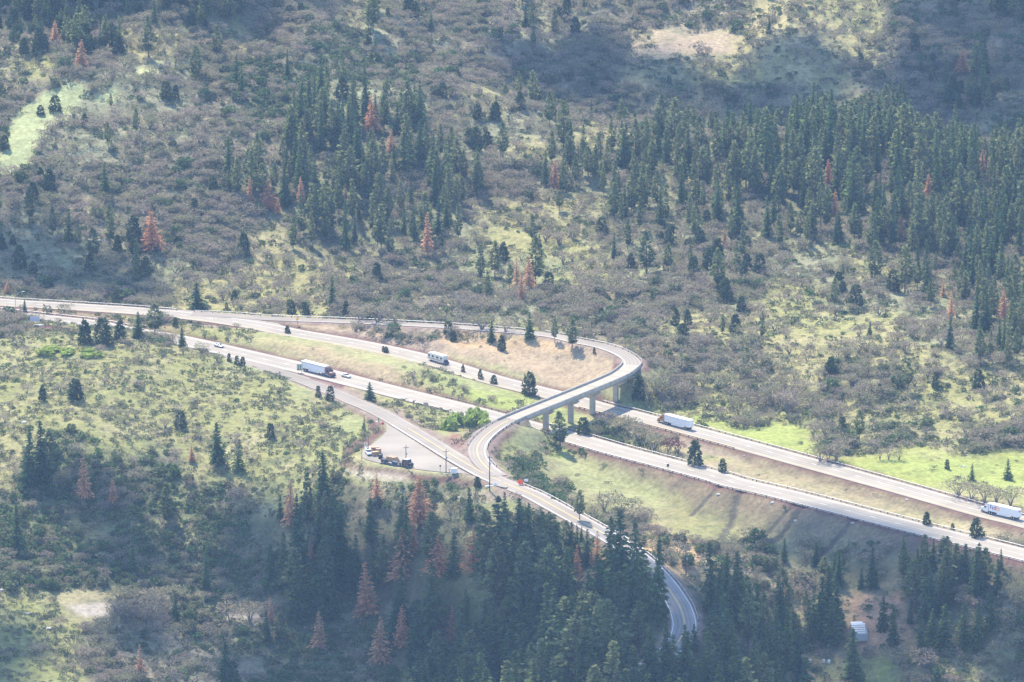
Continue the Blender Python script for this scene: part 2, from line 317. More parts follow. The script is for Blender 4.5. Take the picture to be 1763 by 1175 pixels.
# ------------------------------------------------------------------ materials
def mat(name, color=(.5,.5,.5), rough=.8, **kw):
    m = bpy.data.materials.new(name); m.use_nodes = True; b = m.node_tree.nodes['Principled BSDF']
    b.inputs['Base Color'].default_value = (*color, 1); b.inputs['Roughness'].default_value = rough
    for k_, v_ in kw.items(): b.inputs[k_.replace('_', ' ')].default_value = v_
    return m
def noisy(name, c1, c2, scale, rough=.85, c3=None, detail=4, coord='Object', stretch=None, **kw):
    m = mat(name, c1, rough, **kw); t = m.node_tree; b = t.nodes['Principled BSDF']
    tc = t.nodes.new('ShaderNodeTexCoord'); no = t.nodes.new('ShaderNodeTexNoise'); no.inputs['Scale'].default_value = scale; no.inputs['Detail'].default_value = detail
    cr = t.nodes.new('ShaderNodeValToRGB'); e = cr.color_ramp.elements
    e[0].position = .3; e[0].color = (*c1, 1); e[1].position = .7; e[1].color = (*c2, 1)
    if c3: q = e.new(.5); q.color = (*c3, 1)
    src = tc.outputs[coord]
    if stretch:
        mp = t.nodes.new('ShaderNodeMapping'); mp.inputs['Scale'].default_value = stretch; t.links.new(src, mp.inputs[0]); src = mp.outputs[0]
    t.links.new(src, no.inputs['Vector']); t.links.new(no.outputs['Fac'], cr.inputs[0]); t.links.new(cr.outputs[0], b.inputs['Base Color'])
    return m
def leafmat(name, stops, trans=.3, rough=.7, var=.45):
    """foliage: colour differs from plant to plant (object random or the 'tint' attribute) and a little from leaf clump to leaf clump"""
    m = bpy.data.materials.new(name); m.use_nodes = True; t = m.node_tree; t.nodes.clear(); N = t.nodes.new; L = t.links.new
    at = N('ShaderNodeAttribute'); at.attribute_name = 'tint'; oi = N('ShaderNodeObjectInfo'); se = N('ShaderNodeSeparateColor'); L(at.outputs['Color'], se.inputs[0])
    ad = N('ShaderNodeMath'); ad.operation = 'ADD'; L(se.outputs[0], ad.inputs[0]); L(oi.outputs['Random'], ad.inputs[1])
    fr = N('ShaderNodeMath'); fr.operation = 'FRACT'; L(ad.outputs[0], fr.inputs[0])
    cr = N('ShaderNodeValToRGB'); e = cr.color_ramp.elements; k_ = len(stops)
    e[0].position = 0; e[0].color = (*stops[0], 1); e[1].position = 1; e[1].color = (*stops[-1], 1)
    for i, s_ in enumerate(stops[1:-1]): q = e.new((i+1)/(k_-1)); q.color = (*s_, 1)
    L(fr.outputs[0], cr.inputs[0])
    ma = N('ShaderNodeMath'); ma.operation = 'MULTIPLY_ADD'; ma.inputs[1].default_value = var*2; ma.inputs[2].default_value = 1-var; L(se.outputs[1], ma.inputs[0])
    mx = N('ShaderNodeVectorMath'); mx.operation = 'SCALE'; L(cr.outputs[0], mx.inputs[0]); L(ma.outputs[0], mx.inputs['Scale'])
    df = N('ShaderNodeBsdfDiffuse'); tr = N('ShaderNodeBsdfTranslucent'); ms = N('ShaderNodeMixShader'); ms.inputs[0].default_value = trans; o = N('ShaderNodeOutputMaterial')
    L(mx.outputs[0], df.inputs[0]); L(mx.outputs[0], tr.inputs[0]); L(df.outputs[0], ms.inputs[1]); L(tr.outputs[0], ms.inputs[2]); L(ms.outputs[0], o.inputs[0])
    return m
M = {}
M['concrete_road'] = noisy('concrete pavement', (.235,.212,.175), (.29,.262,.22), .08, .9, stretch=(1,1,1))
M['asphalt'] = noisy('worn asphalt', (.205,.18,.15), (.26,.23,.195), .06, .9)
M['asphalt_dark'] = noisy('grey asphalt', (.19,.185,.18), (.26,.25,.24), .09, .9)
M['turnout'] = noisy('patched asphalt of the turnout', (.18,.16,.135), (.28,.25,.21), .045, .95, c3=(.235,.21,.175))
def worn(m_):
    t = m_.node_tree; b = t.nodes['Principled BSDF']; l = b.inputs['Base Color'].links[0].from_socket
    a_ = t.nodes.new('ShaderNodeAttribute'); a_.attribute_name = 'tint'; v_ = t.nodes.new('ShaderNodeVectorMath'); v_.operation = 'MULTIPLY'
    t.links.new(l, v_.inputs[0]); t.links.new(a_.outputs['Color'], v_.inputs[1]); t.links.new(v_.outputs[0], b.inputs['Base Color'])
for k_ in ('concrete_road', 'asphalt', 'asphalt_dark'): M[k_+'_worn'] = M[k_].copy(); worn(M[k_+'_worn'])
M['white_paint'] = mat('white road paint', (.75,.74,.7), .6); M['yellow_paint'] = mat('yellow road paint', (.62,.42,.08), .6)
M['concrete'] = noisy('pale bridge concrete', (.28,.25,.205), (.44,.40,.34), .5, .9, detail=7, c3=(.38,.345,.29))
M['concrete_deck'] = noisy('bridge deck surface', (.27,.24,.19), (.325,.29,.235), .2, .9)
M['rail_metal'] = noisy('galvanised steel', (.32,.32,.33), (.46,.46,.45), 1.2, .45, Metallic=.5)
M['rail_wood'] = noisy('dark timber post', (.06,.045,.035), (.12,.085,.065), 2, .9)
M['rust_rail'] = noisy('weathered brown rail', (.20,.14,.11), (.32,.25,.20), .8, .7)
M['cinder'] = noisy('red cinder shoulder', (.13,.068,.06), (.20,.115,.10), .5, .95, detail=6)
M['bark'] = noisy('bark', (.07,.05,.04), (.14,.10,.08), 1.5, .9)
M['grey_bark'] = noisy('grey bark', (.15,.13,.12), (.25,.22,.20), 1.5, .9)
M['fir'] = leafmat('dark conifer needles', [(.065,.110,.052),(.095,.150,.062),(.125,.172,.064),(.070,.124,.066)], .5)
M['pine'] = leafmat('pine needles', [(.150,.190,.085),(.185,.218,.095),(.205,.228,.105),(.125,.168,.085)], .5)
M['dead'] = leafmat('dead red needles', [(.56,.29,.16),(.60,.36,.21),(.46,.29,.18),(.57,.29,.15)], .42, var=.4)
M['juniper'] = leafmat('juniper scale leaves', [(.055,.085,.042),(.070,.102,.048),(.085,.110,.050)], .4)
M['twig'] = leafmat('bare grey oak twigs', [(.28,.235,.18),(.32,.28,.20),(.25,.24,.14),(.30,.245,.205),(.24,.25,.13)], .4, var=.4)
M['dry'] = leafmat('dry grass', [(.33,.27,.17),(.38,.32,.20),(.28,.26,.14)], .3)
M['redtwig'] = leafmat('reddish bare twigs', [(.20,.10,.08),(.24,.13,.10)], .15)
M['brush'] = leafmat('grey green brush', [(.12,.145,.08),(.16,.18,.10),(.19,.175,.13),(.14,.17,.085),(.21,.19,.15)], .3)
M['chaparral'] = leafmat('chaparral leaves', [(.085,.14,.055),(.12,.17,.07),(.16,.155,.09),(.10,.17,.06),(.18,.17,.11)], .3)
M['willow'] = leafmat('yellow green leaves', [(.26,.34,.09),(.30,.38,.10)], .4, var=.3)
M['grass'] = leafmat('spring grass', [(.22,.25,.065),(.27,.28,.09),(.20,.26,.055)], .3)
M['rock'] = noisy('pale rock', (.35,.32,.28), (.6,.58,.54), 1.0, .9)
M['stone'] = leafmat('scattered stones', [(.30,.26,.22),(.42,.38,.33),(.22,.18,.15)], 0)
# ------------------------------------------------------------------ object helpers
def tag(o, label=None, cat=None, group=None, kind=None):
    for k_, v_ in (('label', label), ('category', cat), ('group', group), ('kind', kind)):
        if v_: o[k_] = v_
    return o
def link(name, me, parent=None, *mats):
    o = bpy.data.objects.new(name, me); C.objects.link(o)
    if me:
        for m_ in mats: me.materials.append(m_)
    if parent: o.parent = parent
    return o
def thing(name, label, cat, loc=(0,0,0), rz=0, group=None, s=1):
    o = bpy.data.objects.new(name, None); C.objects.link(o); o.empty_display_size = .5
    o.location = loc; o.rotation_euler = (0, 0, rz); o.scale = (s, s, s); return tag(o, label, cat, group)
def np_mesh(name, V, F=None, smooth=False, tint=None, midx=None, quads=True):
    """V (n,3); F (m,4|3) indices, or None: every four vertices are one face"""
    me = bpy.data.meshes.new(name); V = np.ascontiguousarray(V, np.float32); me.vertices.add(len(V)); me.vertices.foreach_set('co', V.ravel())
    if F is None: F = np.arange(len(V), dtype=np.int32).reshape(-1, 4)
    F = np.ascontiguousarray(F, np.int32); k_ = F.shape[1]
    me.loops.add(F.size); me.loops.foreach_set('vertex_index', F.ravel()); me.polygons.add(len(F))
    me.polygons.foreach_set('loop_start', np.arange(0, F.size, k_, dtype=np.int32)); me.polygons.foreach_set('loop_total', np.full(len(F), k_, np.int32))
    if midx is not None: me.polygons.foreach_set('material_index', np.ascontiguousarray(midx, np.int32))
    if smooth: me.polygons.foreach_set('use_smooth', np.ones(len(F), bool))
    if tint is not None:
        a = me.color_attributes.new('tint', 'FLOAT_COLOR', 'POINT'); a.data.foreach_set('color', np.ascontiguousarray(tint, np.float32).ravel())
    me.update(calc_edges=True); return me
class MB:
    """collects simple shapes and links them as one mesh object"""
    def __init__(s): s.v = []; s.f = []
    def add(s, V, F):
        o = len(s.v); s.v += [tuple(q) for q in V]; s.f += [tuple(i+o for i in f) for f in F]; return s
    def box(s, x0, x1, y0, y1, z0, z1, tx=0, ty=0):
        return s.add([(x0,y0,z0),(x1,y0,z0),(x1,y1,z0),(x0,y1,z0),(x0+tx,y0+ty,z1),(x1-tx,y0+ty,z1),(x1-tx,y1-ty,z1),(x0+tx,y1-ty,z1)],
                     [(3,2,1,0),(4,5,6,7),(0,1,5,4),(1,2,6,5),(2,3,7,6),(3,0,4,7)])
    def prism(s, pts, y0, y1, inset=None):      # pts: outline in x,z (counter-clockwise seen from -y)
        n_ = len(pts); a = [(x, y0, z) for x, z in pts]; b = [(x, y1, z) for x, z in pts]
        return s.add(a+b, [tuple(range(n_)), tuple(range(2*n_-1, n_-1, -1))] + [(i, n_+i, n_+(i+1) % n_, (i+1) % n_) for i in range(n_)][::1])
    def cyl(s, c, r, h, axis='z', n_=12, r2=None):
        r2 = r if r2 is None else r2; V = []
        for k_, (rr, hh) in enumerate(((r, -h/2), (r2, h/2))):
            for i in range(n_):
                a = 2*math.pi*i/n_; x, y = rr*math.cos(a), rr*math.sin(a)
                q = (x, y, hh) if axis == 'z' else ((x, hh, y) if axis == 'y' else (hh, x, y)); V.append((c[0]+q[0], c[1]+q[1], c[2]+q[2]))
        return s.add(V, [tuple(range(n_))[::-1], tuple(range(n_, 2*n_))] + [(i, (i+1) % n_, n_+(i+1) % n_, n_+i) for i in range(n_)])
    def tube(s, pts, rad, n_=6):
        pts = [Vector(p_) for p_ in pts]; rad = rad if hasattr(rad, '__len__') else [rad]*len(pts); V = []
        for i, p_ in enumerate(pts):
            d = (pts[min(i+1, len(pts)-1)]-pts[max(i-1, 0)]).normalized(); a = d.orthogonal().normalized(); b = d.cross(a)
            for k_ in range(n_): t = 2*math.pi*k_/n_; V.append(p_ + (a*math.cos(t)+b*math.sin(t))*rad[i])
        F = [tuple(range(n_))[::-1], tuple(range(n_*(len(pts)-1), n_*len(pts)))]
        for i in range(len(pts)-1): F += [(i*n_+k_, i*n_+(k_+1) % n_, (i+1)*n_+(k_+1) % n_, (i+1)*n_+k_) for k_ in range(n_)]
        return s.add(V, F)
    def mesh(s, name):
        me = bpy.data.meshes.new(name); me.from_pydata([tuple(q) for q in s.v], [], s.f); me.update(); return me
    def build(s, name, m_, parent=None, bevel=0):
        o = link(name, s.mesh(name), parent, m_)
        if bevel:
            b = o.modifiers.new('bevel', 'BEVEL'); b.width = bevel; b.segments = 2; b.limit_method = 'ANGLE'
        return o
def ribbon(name, a, b, m_, parent=None, sub=1):
    """a flat strip between the two lines a and b (n,3)"""
    t = np.linspace(0, 1, sub+1)[:, None, None]; V = (a[None]*(1-t)+b[None]*t).reshape(-1, 3); n_ = len(a)
    i = np.arange(n_-1); F = np.concatenate([np.stack([k_*n_+i, k_*n_+i+1, (k_+1)*n_+i+1, (k_+1)*n_+i], 1) for k_ in range(sub)])
    o = link(name, np_mesh(name, V, F), parent, m_); return o

# ------------------------------------------------------------------ ground
gm = bpy.data.materials.new('ground'); gm.use_nodes = True; t = gm.node_tree; b = t.nodes['Principled BSDF']; b.inputs['Roughness'].default_value = .95
try: b.inputs['Specular IOR Level'].default_value = .1
except Exception: pass
at = t.nodes.new('ShaderNodeAttribute'); at.attribute_name = 'tint'; tc = t.nodes.new('ShaderNodeTexCoord')
n1_ = t.nodes.new('ShaderNodeTexNoise'); n1_.inputs['Scale'].default_value = .55; n1_.inputs['Detail'].default_value = 5; n1_.inputs['Roughness'].default_value = .7
mr = t.nodes.new('ShaderNodeMapRange'); mr.inputs[1].default_value = .3; mr.inputs[2].default_value = .7; mr.inputs[3].default_value = .62; mr.inputs[4].default_value = 1.35
sc_ = t.nodes.new('ShaderNodeVectorMath'); sc_.operation = 'SCALE'
t.links.new(tc.outputs['Object'], n1_.inputs['Vector']); t.links.new(n1_.outputs['Fac'], mr.inputs[0]); t.links.new(at.outputs['Color'], sc_.inputs[0]); t.links.new(mr.outputs[0], sc_.inputs['Scale'])
t.links.new(sc_.outputs[0], b.inputs['Base Color'])
bp = t.nodes.new('ShaderNodeBump'); bp.inputs['Strength'].default_value = .6; bp.inputs['Distance'].default_value = .6
t.links.new(n1_.outputs['Fac'], bp.inputs['Height']); t.links.new(bp.outputs[0], b.inputs['Normal'])
ny, nx = GX.shape
ii = (np.arange(ny-1)[:, None]*nx + np.arange(nx-1)[None]).ravel()
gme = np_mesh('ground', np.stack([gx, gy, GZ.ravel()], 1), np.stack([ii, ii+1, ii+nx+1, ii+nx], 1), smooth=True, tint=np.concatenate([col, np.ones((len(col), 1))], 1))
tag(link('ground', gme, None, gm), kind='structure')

# ------------------------------------------------------------------ road surfaces
def road(name, rd, i0, i1, m_, dz=0.0, mark=True):
    w_ = rd.w; sub = 28; o = ribbon(name, rd.off(i0, i1, w_, dz), rd.off(i0, i1, -w_, dz), m_, sub=sub)
    n_ = i1-i0+1; lat = np.linspace(1, -1, sub+1)[:, None]*np.asarray(w_)[i0:i1+1][None]; sd = rd.s[i0:i1+1][None]
    tr_ = sum(np.exp(-((lat-c_)/.42)**2) for c_ in ((-3.0,-1.2,1.4,3.2) if rd.hw > 5 else (-2.2,-.8,.8,2.2)))
    patch = noise(np.floor(sd/26)+0*lat, np.sign(lat), 1.7, 5); edge = np.clip((np.abs(lat)/np.asarray(w_)[i0:i1+1][None]-.72)/.28, 0, 1)
    val = 1.05-.25*tr_*(.6+.8*noise(sd+0*lat, lat, 40, 9))+(patch-.5)*.24-.13*edge*noise(sd+0*lat, lat*0, 12, 6)-.05*(np.mod(sd, 14) < 1.6)
    tt = np.ones((val.size, 4)); tt[:, 0] = val.ravel(); tt[:, 1] = val.ravel()*.99; tt[:, 2] = val.ravel()*.98
    a_ = o.data.color_attributes.new('tint', 'FLOAT_COLOR', 'POINT'); a_.data.foreach_set('color', tt.astype(np.float32).ravel())
    return tag(o, kind='structure')
def line(rd, i0, i1, d, width, m_, dz, dash=None, name='road_marking'):
    if dash is None: return tag(ribbon(name, rd.off(i0, i1, d+width/2, dz), rd.off(i0, i1, d-width/2, dz), m_), kind='structure')
    V = []
    k_ = i0
    while k_+dash[0] < i1:
        a = rd.off(k_, k_+dash[0], d+width/2, dz); b_ = rd.off(k_, k_+dash[0], d-width/2, dz)
        for q in range(dash[0]): V += [a[q], a[q+1], b_[q+1], b_[q]]
        k_ += dash[0]+dash[1]
    return tag(link(name, np_mesh(name, np.array(V)), None, m_), kind='structure')
road('highway', NB, 0, len(NB.p)-1, M['concrete_road_worn']); road('highway', SB, 0, len(SB.p)-1, M['concrete_road_worn'], .004)
road('ramp', LOOP, 0, B0+2, M['asphalt_worn'], .03); road('ramp', LOOP, B1-2, len(LOOP.p)-1, M['asphalt_worn'], .05)
ie = EXIT.near(1022, 910)
road('exit_road', EXIT, 0, ie, M['asphalt_worn'], .03); road('exit_road', EXIT, ie, len(EXIT.p)-1, M['asphalt_dark_worn'], .03)
for rd in (NB, SB):
    e_ = len(rd.p)-1
    line(rd, 0, e_, rd.hw-1.6, .22, M['white_paint'], .03); line(rd, 0, e_, -rd.hw+1.6, .22, M['yellow_paint' if rd is NB else 'white_paint'], .03)
    line(rd, 0, e_, .2, .2, M['white_paint'], .03, (2, 6))
line(LOOP, B1+2, len(LOOP.p)-6, -.1, .22, M['yellow_paint'], .09); line(LOOP, B1+2, len(LOOP.p)-4, 2.7, .25, M['white_paint'], .09)
line(LOOP, 30, B0, -2.7, .2, M['white_paint'], .06)
ij = EXIT.near(868, 832)
line(EXIT, EXIT.near(679,735), EXIT.near(858,830), -3.6, .22, M['white_paint'], .09)
line(EXIT, EXIT.near(710,735), ij+2, .3, .25, M['yellow_paint'], .09)
line(EXIT, ij+2, len(EXIT.p)-1, .35, .18, M['yellow_paint'], .06); line(EXIT, ij+2, len(EXIT.p)-1, -.05, .18, M['yellow_paint'], .06)
line(EXIT, ij+6, len(EXIT.p)-1, np.array(EXIT.w)-.6, .2, M['white_paint'], .06); line(EXIT, ij+10, len(EXIT.p)-1, -np.array(EXIT.w)+.7, .2, M['white_paint'], .06)
# arrows painted on the exit road
def arrow(u, v, z, rz):
    q = P(u, v, z); mb = MB()
    mb.add([(-1.8,-.12,0),(.4,-.12,0),(.4,.12,0),(-1.8,.12,0)], [(0,1,2,3)]); mb.add([(.4,-.55,0),(1.5,0,0),(.4,.55,0)], [(0,1,2)]); mb.add([(-.6,.12,0),(.1,.9,0),(-.2,.95,0),(-.9,.12,0)], [(0,1,2,3)])
    o = mb.build('road_marking', M['white_paint']); o.location = (q[0], q[1], tplane(q[0], q[1])+.11); o.rotation_euler = (0, 0, rz); tag(o, kind='structure')
arrow(702, 737, 4.6, R(-55)); arrow(806, 799, 6.7, R(125)); arrow(829, 800, 7, R(125))
def sheet(name, poly, zf, m_, step=3.0):
    """a polygon of paving as one sheet"""
    q = [(p_[0], p_[1], zf(p_[0], p_[1])) for p_ in poly]
    me = bpy.data.meshes.new(name); me.from_pydata(q, [], [tuple(range(len(q)))]); o = link(name, me, None, m_)
    import bmesh; bm = bmesh.new(); bm.from_mesh(me); bmesh.ops.triangulate(bm, faces=bm.faces[:]); bm.to_mesh(me); bm.free()
    return tag(o, kind='structure')
def smooth_poly(poly, k_=2):
    q = np.asarray(poly)
    for _ in range(k_): nx_ = np.roll(q, -1, 0); q = np.stack([q*.75+nx_*.25, q*.25+nx_*.75], 1).reshape(-1, q.shape[1])
    return q
sheet('turnout_pavement', smooth_poly(TURN_W), lambda x, y: tplane(x, y)+.0, M['turnout'])
CW = np.array([P(u, v, .02) for u, v in CROSS]); sheet('crossover_pavement', smooth_poly(CW, 1), lambda x, y: .02, M['asphalt'])
# wide lane between the carriageway and the ramp
LW = np.array([P(u, v, .02) for u, v in [(250,531),(330,535),(450,544),(560,552.5),(520,556),(470,553.5),(500,567),(450,556),(360,541)]])
sheet('ramp_pavement', LW, lambda x, y: .012, M['asphalt'])
GW = np.array([P(u, v, .02) for u, v in [(390,612),(450,627),(497,640),(530,650),(575,672),(540,670),(480,652),(430,636),(380,618)]])
sheet('exit_pavement', GW, lambda x, y: .014, M['asphalt'])

# ------------------------------------------------------------------ bridge
bridge = thing('overpass_bridge', 'pale concrete overpass carrying the loop ramp over both highways', 'bridge')
Lb = LOOP.off(B0, B1, 0); nb = LOOP.n[B0:B1+1]; N_ = len(Lb)
def sweep(name, prof, m_, parent, i0=B0, i1=B1, rd=LOOP):
    """profile (offset to the left, height over the road) swept along the ramp"""
    q = rd.p[i0:i1+1]; nn = rd.n[i0:i1+1]; k_ = len(prof); V = []
    for a, z in prof: w_ = q.copy(); w_[:, :2] += nn*a; w_[:, 2] += z; V.append(w_)
    V = np.stack(V, 1).reshape(-1, 3); n_ = len(q); F = []
    for i in range(n_-1):
        for j in range(k_): F.append((i*k_+j, i*k_+(j+1) % k_, (i+1)*k_+(j+1) % k_, (i+1)*k_+j))
    me = bpy.data.meshes.new(name); me.from_pydata([tuple(x) for x in V], [], F + [tuple(range(k_))[::-1], tuple(range((n_-1)*k_, n_*k_))]); me.update()
    return link(name, me, parent, m_)
W = 3.9
M['joint'] = mat('dark joint seal', (.06,.06,.06), .9)
sweep('deck', [(-W,-.45),(W,-.45),(W,0),(-W,0)], M['concrete'], bridge)
sweep('road_surface', [(-W+.5,.005),(W-.5,.005),(W-.5,.06),(-W+.5,.06)], M['concrete_deck'], bridge)
for s_ in (-1, 1):
    x0, x1 = sorted((s_*(W-.28), s_*(W+.04)))
    sweep('parapet', [(x0,-.45),(x1,-.45),(x1-.02,.85),(x0+.04,.85)], M['concrete'], bridge, B0-2, B1+3)
    sweep('bridge_rail', [(s_*(W-.2)-.04,.98),(s_*(W-.2)+.04,.98),(s_*(W-.2)+.04,1.06),(s_*(W-.2)-.04,1.06)], M['rail_metal'], bridge, B0-2, B1+3)
sweep('girder', [(-2.7,-1.9),(2.7,-1.9),(3.3,-.46),(-3.3,-.46)], M['concrete'], bridge)
for uu, vv in ((1076,640),(1059,649),(1022,667),(983,681.5),(940,698)):
    i = LOOP.near(uu, vv); q = LOOP.p[i]; a = math.atan2(LOOP.t[i][1], LOOP.t[i][0]); gzv = float(H(q[0], q[1]))
    pr = thing('pier', None, None, (q[0], q[1], gzv-.5), a); pr.parent = bridge; del_ = 0
    h_ = q[2]-1.9-gzv+.5
    jt = MB().box(-.12,.12,-3.4,3.4,.062,.075).build('joint', M['joint'], bridge); jt.location = q; jt.rotation_euler = (0, 0, a)
    MB().box(-.75,.75,-.95,.95,0,h_-1.2).build('column', M['concrete'], pr, .08)
    MB().add([(-.8,-2.2,h_-1.3),(.8,-2.2,h_-1.3),(.8,2.2,h_-1.3),(-.8,2.2,h_-1.3),(-.8,-3.6,h_-.3),(.8,-3.6,h_-.3),(.8,3.6,h_-.3),(-.8,3.6,h_-.3),(-.8,-3.6,h_+.02),(.8,-3.6,h_+.02),(.8,3.6,h_+.02),(-.8,3.6,h_+.02)],
             [(3,2,1,0),(0,1,5,4),(1,2,6,5),(2,3,7,6),(3,0,4,7),(4,5,9,8),(5,6,10,9),(6,7,11,10),(7,4,8,11),(8,9,10,11)]).build('cap', M['concrete'], pr)
for i in (B0, B1):
    q = LOOP.p[i]; a = math.atan2(LOOP.t[i][1], LOOP.t[i][0])
    ab = MB().box(-.8,.8,-4.2,4.2,-6,-1.92).box(-.8 if i == B1 else -3.6, 3.6 if i == B1 else .8, 3.5, 4.1, -4, -.5).box(-.8 if i == B1 else -3.6, 3.6 if i == B1 else .8, -4.1, -3.5, -4, -.5).build('abutment', M['concrete'], bridge)
    ab.location = q; ab.rotation_euler = (0, 0, a)

# ------------------------------------------------------------------ guard rails
def guardrail(rd, p0, p1, d, label, m_rail='rail_metal', m_post='rail_wood', group='steel guard rails along the roads', rdz=0):
    i0, i1 = rd.near(*p0), rd.near(*p1); i0, i1 = min(i0, i1), max(i0, i1)
    dd = rd.w + abs(d) if d > 0 else -(rd.w + abs(d)); line_ = rd.off(i0, i1, dd, -.1)
    c = line_[len(line_)//2]; g = thing('guard_rail', label, 'guard rail', tuple(c), 0, group); lc = line_-c; n_ = len(lc)
    nn = rd.n[i0:i1+1]*(-1 if d > 0 else 1)
    prof = [(0,.50),(.10,.56),(.02,.66),(.10,.76),(0,.84),(-.05,.84),(-.05,.50)]; k_ = len(prof); V = []
    for a, z in prof: q = lc.copy(); q[:, :2] += nn*(a+.12); q[:, 2] += z; V.append(q)
    V = np.stack(V, 1).reshape(-1, 3); F = np.array([(i*k_+j, i*k_+(j+1) % k_, (i+1)*k_+(j+1) % k_, (i+1)*k_+j) for i in range(n_-1) for j in range(k_)])
    link('rail', np_mesh('rail', V, F), g, M[m_rail])
    L = (n_-1)*1.5; cnt = int(min(95, max(3, L/3.8))); pm = MB().box(-.11,.11,-.13,.13,-.5,.82).mesh('post'); pm.materials.append(M[m_post])
    for k5 in np.linspace(0, n_-1, cnt).astype(int):
        o = bpy.data.objects.new('post', pm); C.objects.link(o); o.parent = g; o.location = lc[k5]; o.rotation_euler = (0, 0, math.atan2(nn[k5][1], nn[k5][0]))
    return g
guardrail(NB, (-60,513), (290,540), .5, 'guard rail along the far edge of the upper highway at the left border')
guardrail(LOOP, (330,541), (600,553), .8, 'guard rail on the far side of the ramp where it leaves the upper highway')
guardrail(LOOP, (600,553), (905,572), .8, 'guard rail behind the brown bank beside the rising ramp')
guardrail(LOOP, (930,575), (1087,628), .4, 'curved guard rail around the outside of the ramp bend before the bridge')
guardrail(SB, (-60,535), (210,568), .5, 'guard rail on the median edge of the lower highway at the left border')
guardrail(SB, (-60,535), (128,556), -.5, 'pale rail on the near edge of the lower highway above red cinder, left border', 'rust_rail')
guardrail(SB, (746,690), (872,724), .5, 'guard rail on the grassy median edge just left of the bridge', 'rust_rail')
guardrail(SB, (757,695), (786,703), -.5, 'short rust brown guard rail above the yellow green bush', 'rust_rail')
guardrail(NB, (1012,697), (1850,924), .6, 'long guard rail on the far side of the upper highway right of the bridge')
guardrail(NB, (1022,699), (1290,769), -.6, 'brown guard rail between the orange cab truck and the median', 'rust_rail')
guardrail(SB, (912,735), (1850,978), .6, 'long guard rail on the median side of the lower highway right of the bridge')
guardrail(SB, (925,739), (1850,978), -.6, 'brown guard rail along the near edge of lower highway above purple cinder', 'rust_rail')
guardrail(LOOP, (880,722), (822,768), -.3, 'guard rail on the inner side of the ramp, by the yellow green bush')
guardrail(LOOP, (880,722), (838,805), .3, 'bright guard rail round the outer bend of the ramp at the foot of the bridge')
guardrail(EXIT, (872,833), (1140,1000), .4, 'bright guard rail down the old road behind the orange sign')
guardrail(EXIT, (1140,1000), (1177,1070), .5, 'bright guard rail on the bend of the old road under the orange bank')
# ------------------------------------------------------------------ plants: every leaf clump is a small four-cornered face
def leaves(c, ax, L, Wd, r_, jit=.5, fold=.25):
    """c centres (n,3), ax long axis (n,3) unit, L lengths, Wd widths -> (4n,3) diamonds"""
    n_ = len(c); v = r_.normal(size=(n_, 3)); v -= ax*(v*ax).sum(1)[:, None]; v /= np.linalg.norm(v, axis=1)[:, None]+1e-9
    L = np.broadcast_to(L, (n_,))[:, None]; Wd = np.broadcast_to(Wd, (n_,))[:, None]
    q = np.stack([c-ax*L*.5, c+v*Wd*.5-ax*L*.08, c+ax*L*.5, c-v*Wd*.5+ax*L*.06], 1); return q.reshape(-1, 3)
def unit(a): return a/(np.linalg.norm(a, axis=-1, keepdims=True)+1e-9)
def tube4(pts, rad, n_=5):
    """tube as separate quads"""
    pts = np.asarray(pts, float); V = []
    for i in range(len(pts)-1):
        d = unit(pts[i+1]-pts[i]); a = unit(np.cross(d, [0.3, .9, .1])); b_ = np.cross(d, a)
        for k_ in range(n_):
            t0, t1 = 2*math.pi*k_/n_, 2*math.pi*(k_+1)/n_
            f = lambda p_, t_, r_: p_+(a*math.cos(t_)+b_*math.sin(t_))*r_
            V += [f(pts[i], t0, rad[i]), f(pts[i], t1, rad[i]), f(pts[i+1], t1, rad[i+1]), f(pts[i+1], t0, rad[i+1])]
    return np.array(V)
